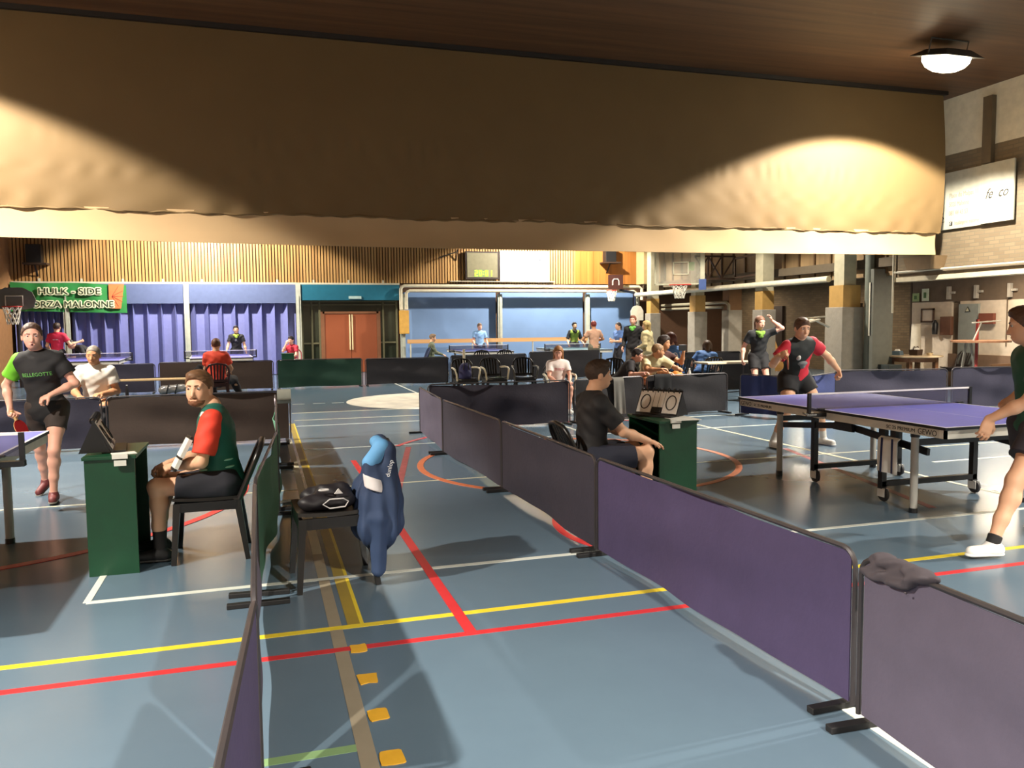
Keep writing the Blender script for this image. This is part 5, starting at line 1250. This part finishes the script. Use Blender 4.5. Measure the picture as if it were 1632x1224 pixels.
# ================================================================== PEOPLE, spectators and far players
FV = .0095
def sitp(**k): d = dict(sit=1, vox=FV, pel=(0, -.06, .54), ch=(0, -.02, 1.02), aR=(.12, .36, .09), aL=(-.12, .36, .09), wR=(.14, .34, .66), wL=(-.14, .34, .66), kRh=(.2, 1, 1), kLh=(-.2, 1, 1), eRh=(.6, -.5, -.8), eLh=(-.6, -.5, -.8), palmR=(0, -.2, -1), palmL=(0, -.2, -1)); d.update(k); return d
def stp(**k): d = dict(vox=FV, wR=(.26, .06, .90), wL=(-.26, .06, .90)); d.update(k); return d
SP = 'spectators and players beyond the barriers'
DKT = ('dark trousers', (44, 42, 46), .8); BLS = ('sky blue shirt', (84, 132, 200), .75)
person('grey-haired man in a white polo shirt seated on the left beyond the barrier', (-2.21, 12.42, -.04), 180, sitp(s=1.03, fat=1.1, ch=(0, .04, 1.0), hd=(0, .055, .145), hpitch=10, hyaw=-6, hair=(128, 118, 108), hairlen='buzz', hairz=.09, skin='tan', face=1,
    shirt=('white polo shirt', (226, 220, 210), .75), collar=('white polo collar', (232, 228, 220), .75), ease=.024, trousers=DKT, wL=(-.10, .22, .68)))
person('player in a crimson shirt seen from behind, arm out, at the far left table', (-5.2, 24.2, 0), -8, stp(s=.97, hpitch=5, hair=(60, 44, 34), wR=(.52, .16, 1.22), eRh=(.3, -.3, -1), wL=(-.28, .26, 1.0), skin='fair', shirt=('crimson shirt', (196, 30, 66), .75), ease=.02, shorts=BLK, print=('--', .16, .14, ('white back print', (220, 214, 210), .7), .17), printback=1))
person('dark-clothed player bending over the far left table', (-4.5, 24.8, 0), 120, stp(s=.95, pel=(0, -.15, .86), ch=(.05, .35, 1.08), hd=(.02, .12, .06), hpitch=45, hair=(28, 24, 24), wR=(.3, .5, .85), wL=(-.2, .5, .80), shirt=BLK, sleeve=2, trousers=DKT))
person('person in an orange shirt seated with back to the viewer on the slatted chair', (-.86, 17.05, 0), -4, sitp(s=.98, fat=1.15, hair=(96, 58, 34), skin='fair', hpitch=6, shirt=('orange red shirt', (228, 74, 48), .75), ease=.022, trousers=DKT, aR=(.42, .40, .09), aL=(-.1, .32, .09), fR=-60, wR=(.2, .3, .66)))
person('player in a lime scarf and black shirt at the far table left of the doors', (-.69, 24.98, 0), 178, stp(s=.90, hair=(30, 26, 26), skin='fair', scarf=('lime scarf', (166, 196, 70), .8), shirt=BLK, ease=.02, shorts=BLK, wR=(.30, .24, .92), wL=(-.30, .14, .88), print=('R', .12, .07, ('pale chest mark', (190, 196, 190), .7), .17)))
person('person in dark red seated by the white post with a hand to the mouth', (.86, 25.15, 0), 150, sitp(s=.92, hair=(30, 24, 24), skin='pink', shirt=('dark red jacket', (170, 28, 52), .75), sleeve=.6, trousers=('pale trousers', (190, 180, 170), .8), wR=(.06, .22, 1.10), eRh=(.4, .4, -1), hdirR=(-.3, -.1, 1), palmR=(0, -1, 0), hpitch=10))
person('small person in grey green seated beside the blue wall near the doors', (5.05, 24.6, 0), -100, sitp(s=.93, hair=(120, 96, 72), skin='fair', shirt=('grey green top', (92, 98, 78), .8), sleeve=2, trousers=('dull green trousers', (66, 80, 62), .8), hpitch=12))
person('player in a light blue shirt behind the middle far table', (6.87, 25.75, 0), 176, stp(s=.90, hair=(120, 100, 84), skin='pink', shirt=('light blue shirt', (140, 182, 228), .75), ease=.024, wR=(.24, .26, 1.0), wL=(-.26, .2, .96), shorts=NAVY, hyaw=10, hpitch=12))
person('player in a black and green shirt behind the right-hand far table', (9.95, 25.1, 0), 180, stp(s=.90, hair=(28, 24, 24), skin='fair', shirt=('lime centred shirt', (128, 150, 60), .8), sleevem=('black long sleeve', (30, 30, 34), .8), scarf=('black neck warmer', (30, 30, 32), .8), wR=(.30, .20, .95), wL=(-.30, .2, .95), sleeve=.9, shorts=BLK))
person('person in a beige T-shirt and grey trousers seen from behind at the far barrier', (9.18, 21.6, 0), 2, stp(s=.92, fat=1.02, hair=(120, 44, 36), hairlen='short', skin='tan', shirt=('beige pink shirt', (206, 160, 132), .75), ease=.018, trousers=('grey green trousers', (118, 116, 98), .8), wR=(.20, .28, 1.12), wL=(-.20, .30, 1.12), eRh=(1, -.3, -.6), eLh=(-1, -.3, -.6)))
person('woman with a dark ponytail in a blue shirt facing left by the blue wall', (10.2, 22.1, 0), 105, stp(s=.89, bust=1, hair=(40, 30, 28), hairlen='tied', skin='fair', shirt=('mid blue shirt', (92, 126, 186), .75), ease=.02, wR=(.05, .30, 1.18), wL=(-.12, .34, 1.12), trousers=DKT))
person('tall person in black with a bright green scarf under the hanging white backboard', (9.22, 19.1, 0), 140, stp(s=.99, hair=(120, 66, 44), skin='pink', scarf=('bright green scarf', (110, 190, 80), .8), shirt=('black jacket', (34, 32, 34), .8), sleeve=2, ease=.03, trousers=('dark checked trousers', (70, 62, 54), .8), wR=(.26, .12, .92), wL=(-.22, .2, .95)))
person('long-haired blonde person in a cream coat in front of the first grey pillar', (9.22, 18.3, 0), 40, stp(s=.91, bust=1, hair=(176, 150, 96), hairlen='long', skin='fair', shirt=('cream coat', (206, 188, 142), .8), sleeve=2, ease=.035, hem=.30, trousers=('cream trousers', (190, 174, 134), .8), wR=(.2, .2, 1.0), wL=(-.2, .2, 1.0)))
person('girl in a white T-shirt with pink print seated on the slatted armchair', (4.93, 13.2, 0), 176, sitp(s=.86, fat=.94, hair=(150, 104, 62), hairlen='long', skin='pink', face=1, hpitch=18, hyaw=-18, shirt=('white pink shirt', (236, 222, 216), .75), ease=.026, print=('===', .12, .20, ('pink print', (226, 110, 130), .7), .17), shorts=('pale shorts', (210, 196, 186), .8)))
person('spectator with black bowl-cut hair and glasses leaning on the barrier', (6.05, 13.0, 0), -118, sitp(s=.92, pel=(0, -.1, .54), ch=(0, .18, .92), hd=(0, .09, .11), hpitch=12, hair=(34, 24, 24), hairlen='short', skin='pink', face=1, glasses=1, shirt=('black top', (32, 28, 32), .8), sleeve=.8, ease=.02, trousers=DKT, wR=(.50, .42, .76), wL=(-.1, .46, .74), curlR=35, curlL=35, hyaw=-6))
person('man in a beige T-shirt leaning forearms on the barrier and looking right', (6.60, 13.1, 0), 186, sitp(s=.99, fat=1.06, pel=(0, -.1, .54), ch=(.0, .22, .93), hd=(0, .10, .10), hyaw=62, hpitch=8, hair=(140, 110, 78), hairlen='buzz', hairz=.075, skin='tan', face=1, shirt=('beige T-shirt', (206, 194, 152), .75), ease=.022, sleeve=.75, trousers=('brown shorts', (84, 62, 48), .8), wR=(.12, .62, .76), wL=(-.26, .60, .76), eRh=(1, -.2, -.6), eLh=(-1, -.2, -.6), curlR=30, curlL=30))
person('dark-haired woman in a dark brown top holding a phone up near her face', (7.02, 13.45, 0), 200, sitp(s=.98, bust=1, ch=(0, .08, 1.0), hair=(44, 32, 28), hairlen='bushy', skin='tan', face=1, hyaw=22, hpitch=5, shirt=('dark brown top', (66, 34, 30), .8), sleeve=.5, trousers=('brown trousers', (86, 50, 36), .8), wL=(-.22, .40, 1.04), eLh=(-.5, .2, -1), hdirL=(-.2, .3, 1), palmL=(0, -1, .2), curlL=55))
person('spectator in a sky blue shirt with white back print, seated with back turned', (8.05, 14.7, 0), 12, sitp(s=1.0, fat=1.08, ch=(-.02, .10, 1.0), hair=(92, 48, 36), hairlen='bushy', skin='fair', hpitch=20, shirt=BLS, ease=.022, trousers=DKT, print=('10', .20, .20, ('white back number', (232, 234, 236), .7), .24), printback=1))
person('spectator in a sky blue shirt with long dark hair bent over the pale table', (8.68, 14.75, 0), -30, sitp(s=.95, ch=(.10, .22, .93), hd=(0, .10, .12), hair=(84, 62, 42), hairlen='long', skin='fair', hpitch=24, shirt=BLS, ease=.022, trousers=DKT))
person('coach in a black shirt with green neckerchief raising one arm behind the player', (9.15, 13.45, 0), 165, stp(s=.97, pel=(0, -.05, .92), ch=(.02, .05, 1.38), hair=(120, 84, 64), hairlen='tied', skin='pink', hyaw=20, hpitch=10, scarf=('green neckerchief', (120, 160, 60), .8), shirt=('black shirt', (30, 30, 33), .8), ease=.02, wL=(-.20, .12, 1.62), eLh=(-1, .4, -.3), hdirL=(.4, 0, 1), curlL=30, wR=(.36, .10, .88), shorts=BLK))
# ================================================================== LOOSE THINGS
def blob(name, label, cat, prims, m, vox=.008, noise=.003, ns=40, loc=(0,0,0), rz=0, group=None, parent=None, cuts=()):
    V, Fq = surf(prims, vox, cuts, noise, ns)
    o = mesh_np(name, V, Fq, m, parent)
    if parent is None: o.location = loc; o.rotation_euler = (0, 0, rz); tag(o, label, cat, group)
    return o
def cc(a, b_, ra, rb=None, k=.03, fa=(0,0,1), fl=1, pl=()): return ('c', A(a, float), A(b_, float), ra, ra if rb is None else rb, k, fa, fl, pl)
# jacket over the aisle chair (chair back leans to x = +.37 from its centre)
jp = [cc((.33, -.15, .82), (.33, .15, .82), .046, None, .04), cc((.34, -.18, .80), (.35, -.16, .5), .045, .075, .05), cc((.34, .14, .80), (.35, .14, .5), .045, .075, .05), cc((.29, -.17, .68), (.29, .17, .68), .07, None, .06), cc((.28, -.17, .52), (.28, .17, .52), .115, None, .08), cc((.275, -.15, .36), (.275, .14, .36), .140, None, .07),
      cc((.285, -.13, .34), (.28, -.05, .14), .115, .035, .05), cc((.235, -.20, .74), (.262, -.262, .42), .050, .056, .02), cc((.262, -.262, .42), (.262, -.235, .10), .056, .046, .02)]
jk = None
jk = blob('jacket', 'blue tracksuit jacket with white sleeve band draped over the aisle chair back', 'jacket', jp, mat('slate blue jacket cloth', (42, 60, 92), .75, var=.06), .006, .001, 22, (.37, 5.02, 0))
_co = np.zeros(len(jk.data.vertices)*3); jk.data.vertices.foreach_get('co', _co); _co = _co.reshape(-1, 3)
_a = np.arctan2(_co[:, 1], _co[:, 0]-.27); _r = np.clip((.80-_co[:, 2])/.35, 0, 1)*(.020*np.sin(9*_a+1.5*_co[:, 2])+.009*np.sin(19*_a-2*_co[:, 2]+1))
_co[:, 0] += np.cos(_a)*_r; _co[:, 1] += np.sin(_a)*_r; jk.data.vertices.foreach_set('co', _co.ravel()); jk.data.update()
blob('shoulder_yoke', '', '', [cc((.235, -.195, .745), (.305, -.165, .825), .052, .046, .04), cc((.305, -.165, .825), (.31, .1, .83), .045, .043, .04)], mat('light blue jacket cloth', (96, 158, 210), .75), .007, .004, 22, parent=jk)
blob('sleeve_band', '', '', [cc((.235, -.205, .74), (.262, -.262, .42), .0545, .0605, .01, pl=((A((.24, -.23, .665)), A((.35, 0, 1))), (A((.24, -.23, .59)), A((-.35, 0, -1)))))], mat('white jacket band', (218, 214, 216), .7), .006, .002, 22, parent=jk)
text('back_lettering', 'dunlop', .038, mat('white jacket print', (226, 230, 234), .7), jk, (.335, -.252, .66), ((.25,0,.96),(-.96,0,.25),(0,-1,0)), .003)
bg = blob('shoulder_bag', 'black shoulder bag with white piping lying on the aisle chair seat', 'bag', [cc((-.10, -.10, .50), (.12, -.06, .50), .060, .062, .04, (0,0,1), .8), cc((-.08, .1, .50), (.12, .1, .51), .06, None, .05), cc((.0, 0, .53), (.1, 0, .54), .06, None, .05)], mat('black bag nylon', (30, 26, 30), .55), .007, .004, 30, (.34, 5.02, 0.005))
MB().tube([(-.02, -.165, .50), (.02, -.168, .53), (.10, -.165, .53), (.13, -.16, .51), (.11, -.165, .48), (.02, -.168, .475)], .004, 5, closed=True).build('piping', mat('white piping', (210, 206, 204), .6), bg)
MB().tube([(-.01+.028*math.cos(a), -.115+.018*math.sin(a), .578) for a in [2*PI*k/12 for k in range(12)]], .005, 5, closed=True).build('logo_ring', mat('white piping', (210, 206, 204), .6), bg)
MB().prism([(-.02, 0), (.03, 0), (.005, .03)], -.14, -.125, 'y').build('logo_triangle', mat('white piping', (210, 206, 204), .6), bg).location = (.07, 0, .555)
# clothes and towels on barriers
blob('training_top', 'crumpled grey top hanging over the corner of the nearest barrier', 'clothing', [cc((0, -.05, .655), (-.03, -.30, .665), .030, .026, .03), cc((-.02, -.02, .60), (-.04, -.24, .615), .024, .022, .03), cc((.03, -.1, .64), (.03, -.26, .63), .028, None, .03), cc((-.02, -.28, .66), (-.03, -.36, .67), .02, .012, .02)], mat('crumpled grey cloth', (70, 64, 70), .85), .006, .007, 60, (2.20, 2.50, .012))
def drape(label, x, y, w_, z0, z1, m, name='towel', cat='towel', rz=0, th=.008, seed=0, skew=.0):
    o = MB().sheet(lambda u, v: ((u-.5)*w_*(1-.1*v)+skew*(1-v), .012*math.sin(u*11+seed)*(1-v)-.02+.035*max(0, (v-.93)/.07), z0+(z1-z0)*v), 14, 18, th).build(name, m, smooth=True)
    o.location = (x, y, 0); o.rotation_euler = (0, 0, rz); return tag(o, label, cat)
drape('grey towel hanging over the black barrier behind the right scoreboard', 5.42, 11.79, .22, .10, .69, mat('grey towel', (118, 116, 110), .9), rz=.2, skew=.03)
drape('black jacket hung over the barrier in front of the leaning spectators', 6.28, 11.93, .34, .38, .70, mat('black jacket cloth', (20, 20, 23), .9), 'jacket', 'jacket', rz=.08, th=.02, seed=2)
tw = drape('white towel with navy stripes hanging from the beam of the right table', 4.985, 5.46, .24, .29, .585, mat('white towel', (226, 226, 222), .9), rz=-PI/2, seed=1)
for xx in (-.055, .06): 
    o = MB().sheet(lambda u, v: (xx+(u-.5)*.018, .012*math.sin(((xx/.24)+.5)*11+1)*(1-v)-.028, .29+.29*v), 2, 16, .006).build('stripe', mat('navy towel stripe', (40, 46, 84), .9), tw)
blob('drawstring_bag', 'maroon bag hanging under the table at the left edge', 'bag', [cc((0, 0, .56), (0, 0, .42), .06, .11, .05), cc((0, -.05, .40), (.0, .06, .38), .10, None, .05), cc((-.01, .0, .38), (-.02, 0, .32), .09, .06, .05)], mat('maroon bag cloth', (62, 26, 40), .7), .008, .006, 30, (-1.80, 5.72, 0))
# papers and tools
t = thing('clipboard', 'black clipboard with white sheets tilted up beside the left umpire desk', 'clipboard', (-.585, 5.72, .62)); t.rotation_euler = (0, math.radians(28), .25)
MB().box(-.008, .008, -.07, .07, 0, .25).build('board', M_blk, t, bevel=.003)
for z0, z1 in ((.02, .085), (.10, .23)): MB().box(-.012, .012, -.072, -.0705, z0, z1).box(-.011, -.0082, -.06, .06, z0, z1).build('sheet', mat('white paper', (232, 230, 222), .6), t)
t = thing('marker_pen', 'silver and white marker pen lying on the floor in the aisle', 'pen', (.17, 7.35, .012), .3)
MB().tube([(-.09, 0, 0), (.05, 0, 0)], .012, 8).build('barrel', mat('white plastic', (222, 222, 218), .4), t, smooth=True)
MB().tube([(.05, 0, 0), (.10, 0, 0)], .010, 8).build('cap', mat('silver plastic', (150, 150, 152), .3), t, smooth=True)
def bottle(label, loc, h=.24, m=None, group=None):
    t = thing('water_bottle', label, 'bottle', loc, 0, group); m = m or mat('cloudy clear plastic', (206, 206, 200), .2, alpha=.75)
    MB().lathe([(.034, 0), (.036, .02), (.035, h*.6), (.033, h*.72), (.014, h*.92), (.014, h*.95)], 14).build('body', m, t, smooth=True)
    MB().lathe([(.016, h*.95), (.016, h)], 12).build('cap', mat('white cap', (230, 230, 226), .5), t)
bottle('white bottle on the floor right of the navy backpack', (4.16, 15.5, 0), .30)
bottle('white bottle under the empty armchairs right of the backpack bottle', (4.72, 15.4, 0), .30)
bottle('clear bottle on the bench end beside the orange ball', (7.5, 13.2, .44), .27)
bottle('small bottle on the pale table at the right of the leaning spectator', (9.45, 14.2, .76), .22)
bottle('small dark bottle on the floor under the long light bench', (-2.85, 19.4, 0), .30, mat('dark bottle', (40, 38, 42), .4))
t = thing('basketball', 'orange ball on the bench behind the barrier', 'ball', (7.22, 13.15, .56))
MB().lathe([(.12*math.sin(PI*i/12)+1e-4, -.12*math.cos(PI*i/12)) for i in range(13)], 24).build('ball_skin', mat('orange ball skin', (214, 132, 52), .6), t, smooth=True)
MB().tube([(.121*math.cos(a), .121*math.sin(a), 0) for a in [2*PI*k/24 for k in range(24)]], .003, 4, closed=True).build('seam', M_blk, t)
bp = blob('backpack', 'navy backpack on the pale-armed chair below the middle table', 'bag', [cc((0, 0, .58), (0, 0, .74), .13, .12, .06, (0,1,0), .7), cc((0, -.06, .56), (0, -.06, .62), .10, None, .04, (0,1,0), .6)], mat('navy backpack', (46, 48, 96), .7), .01, .003, 30, (3.93, 15.9, -.08))
MB().tube([(-.06, -.09, .72), (-.04, -.1, .86), (.04, -.1, .86), (.06, -.09, .72)], .012, 6).build('handle', M_blk, bp)
blob('sports_bag', 'black sports bag with white label on the floor right of the orange ball', 'bag', [cc((-.18, 0, .20), (.18, 0, .20), .18, None, .06), cc((-.1, 0, .42), (.14, 0, .40), .09, None, .08)], mat('black sports bag', (28, 26, 28), .7), .012, .006, 22, (8.0, 13.35, 0.02))
blob('jacket_heap', 'black jacket heap on the right end of the long light bench', 'clothing', [cc((0, -.02, .50), (.18, 0, .52), .09, .10, .06), cc((.05, 0, .58), (.12, 0, .68), .08, .06, .06), cc((.16, -.12, .45), (.2, -.16, .12), .07, .06, .05)], mat('black jacket cloth', (20, 20, 23), .9), .012, .006, 22, (-1.42, 18.9, 0.0))
sb = blob('shoe_bag', 'shiny silver bag with black straps on the floor behind the far left bench', 'bag', [cc((-.2, 0, .12), (.22, 0, .16), .10, .09, .05)], mat('silver bag', (150, 148, 146), .3, metal=.3), .012, .006, 26, (-1.95, 19.7, 0.02))
for xx in (-.1, .08): MB().tube([(xx+.03*math.sin(a), .115*math.cos(a), .135+.115*math.sin(a)) for a in [2*PI*k/14 for k in range(14)]], .012, 5, closed=True).build('strap', M_blk, sb)
tag(MB().tube([(0, 0, 0), (0, 0, 1.02)], .028, 10).lathe([(.16, 0), (.16, .02), (.03, .04)], 18).build('barrier_pole', mat('white plastic pole', (226, 222, 206), .4), smooth=True), 'slim white pole standing behind the navy backpack', 'pole').location = (4.12, 16.75, 0)
tag(MB().box(-.08, .08, -.004, .004, 0, .11).build('phone', M_blk, bevel=.004), 'phone held up by the dark-haired woman', 'phone').location = (7.25, 13.0, 1.04)
# right background corner
t = thing('round_table', 'round brown table with small things on it in the right background', 'table', (14.3, 15.0, 0))
M_bt = wood_mat('brown table wood', (110, 74, 50), (146, 104, 74), 'x', .5)
MB().lathe([(.60, .70), (.62, .71), (.62, .735), (.60, .74)], 32).build('table_top', mat('pale laminate top', (196, 172, 140), .4), t)
for a in (.6, 2.2, 3.8, 5.4): MB().beam((.46*math.cos(a), .46*math.sin(a), .70), (.46*math.cos(a), .46*math.sin(a), 0), .09, .09).build('leg', M_bt, t)
MB().lathe([(.5, .60), (.5, .70)], 28).build('skirt', M_bt, t)
t = thing('tissue_box', 'blue grey box with white top at the left of the round table', 'box', (14.02, 15.18, .74), .5)
MB().box(-.13, .13, -.10, .10, 0, .10, taper=.85).build('box_body', mat('blue grey box', (84, 104, 118), .5), t, bevel=.005); MB().box(-.06, .06, -.05, .05, .10, .14, taper=.6).build('tissue', mat('white tissue', (228, 224, 216), .8), t)
t = thing('basket', 'dark basket with white contents in the middle of the round table', 'basket', (14.3, 14.92, .74), .3)
MB().box(-.11, .11, -.09, .09, 0, .13, taper=1.1).build('basket_body', mat('dark wicker', (62, 44, 34), .7), t)
MB().tube([(-.11, 0, .13), (-.08, 0, .20), (0, 0, .18), (.08, 0, .20), (.11, 0, .13)], .010, 5).build('handle', mat('dark wicker', (62, 44, 34), .7), t)
MB().lathe([(.08, 0), (.07, .03), (.02, .05)], 12, (0, 0, .128)).build('contents', mat('white tissue', (228, 224, 216), .8), t)
tag(MB().lathe([(.05, 0), (.075, .06), (.07, .06)], 16).build('bowl', mat('cream bowl', (214, 196, 160), .5)), 'small cream bowl right of the dark basket', 'bowl').location = (14.5, 14.72, .74)
t = thing('shelf_trolley', 'wooden shelf with a red post and white folding trestle near the right edge', 'trolley', (14.1, 13.0, 0))
for zz in (1.10, 1.18): pass
MB().lathe([(.55, 1.08), (.55, 1.12)], 24).build('shelf_board', M_bt, t)
MB().tube([(-.1, .0, 0), (-.1, 0, 1.55)], .03, 8).build('red_post', mat('red painted post', (136, 46, 40), .5), t)
for a in (-.25, .3): MB().beam((a, .3, 0), (a*.2, .3, 1.08), .05, .03).build('trestle_leg', mat('pale trestle', (150, 146, 134), .5), t)
MB().beam((-.35, -.1, 1.48), (.4, -.1, 1.52), .025, .025).beam((-.3, -.1, 1.12), (-.1, -.1, 1.49), .02, .02).build('rail', mat('pale trestle', (150, 146, 134), .5), t)
tag(MB().box(-.5, .5, -.02, .02, 0, .6).build('wooden_panel', wood_mat('worn wooden panel', (104, 76, 54), (140, 106, 78), 'x', .4)), 'worn wooden panel leaning low behind the red post', 'panel').location = (15.2, 13.3, 0.0)
t = thing('rolled_screen', 'white standing roll flaring at its foot left of the white panel', 'screen', (15.18, 15.85, 0))
MB().lathe([(.26, 0), (.22, .3), (.12, .7), (.10, 1.45)], 18).build('roll', mat('white roll', (222, 212, 192), .7), t, smooth=True)
t = thing('stool', 'small orange brown stool beside the drain pipe', 'stool', (13.75, 15.9, 0))
MB().box(-.22, .22, -.18, .18, .78, .92).build('seat', mat('orange brown wood', (150, 96, 52), .6), t, bevel=.01)
for sx in (-1, 1):
    for sy in (-1, 1): MB().box(sx*.18-.02, sx*.18+.02, sy*.14-.02, sy*.14+.02, 0, .78).build('leg', mat('dark stool leg', (60, 48, 38), .6), t)
tag(MB().box(-.2, .2, -.2, .2, 0, .55, taper=.9).build('waste_bin', mat('dark bin plastic', (44, 50, 48), .6), bevel=.01), 'dark bin on the floor right of the broad pillar', 'bin').location = (13.55, 14.9, 0)
# ================================================================== GROUPS of repeats
_G = {'barrier': 'cloth court barriers around the playing areas', 'chair': 'plastic chairs of the hall', 'ceiling lamp': 'ceiling lamps of the hall', 'table': None, 'bottle': 'water bottles of the spectators',
      'pillar': 'concrete pillars on the right', 'post': 'steel posts of the hall', 'partition': 'blue pleated partitions', 'pipe': 'pipes along the walls', 'desk': 'dark green umpire desks', 'scoreboard': 'flip scoreboards on the umpire desks',
      'basketball hoop': 'basketball hoops', 'loudspeaker': 'wall loudspeakers', 'racket': 'table tennis rackets in hand', 'paper': 'score sheets on the desks'}
for _o in list(scene.objects):
    if _o.parent is None and _o.get('category') and not _o.get('group'):
        _c = _o['category']
        if _c == 'table': _n = 'table tennis tables' if _o.name.startswith('table_tennis') else None
        elif _c == 'bracket' and 'fascia' in _o['label']: _n = 'wall brackets on the brown fascia'
        else: _n = _G.get(_c)
        if _n: _o['group'] = _n
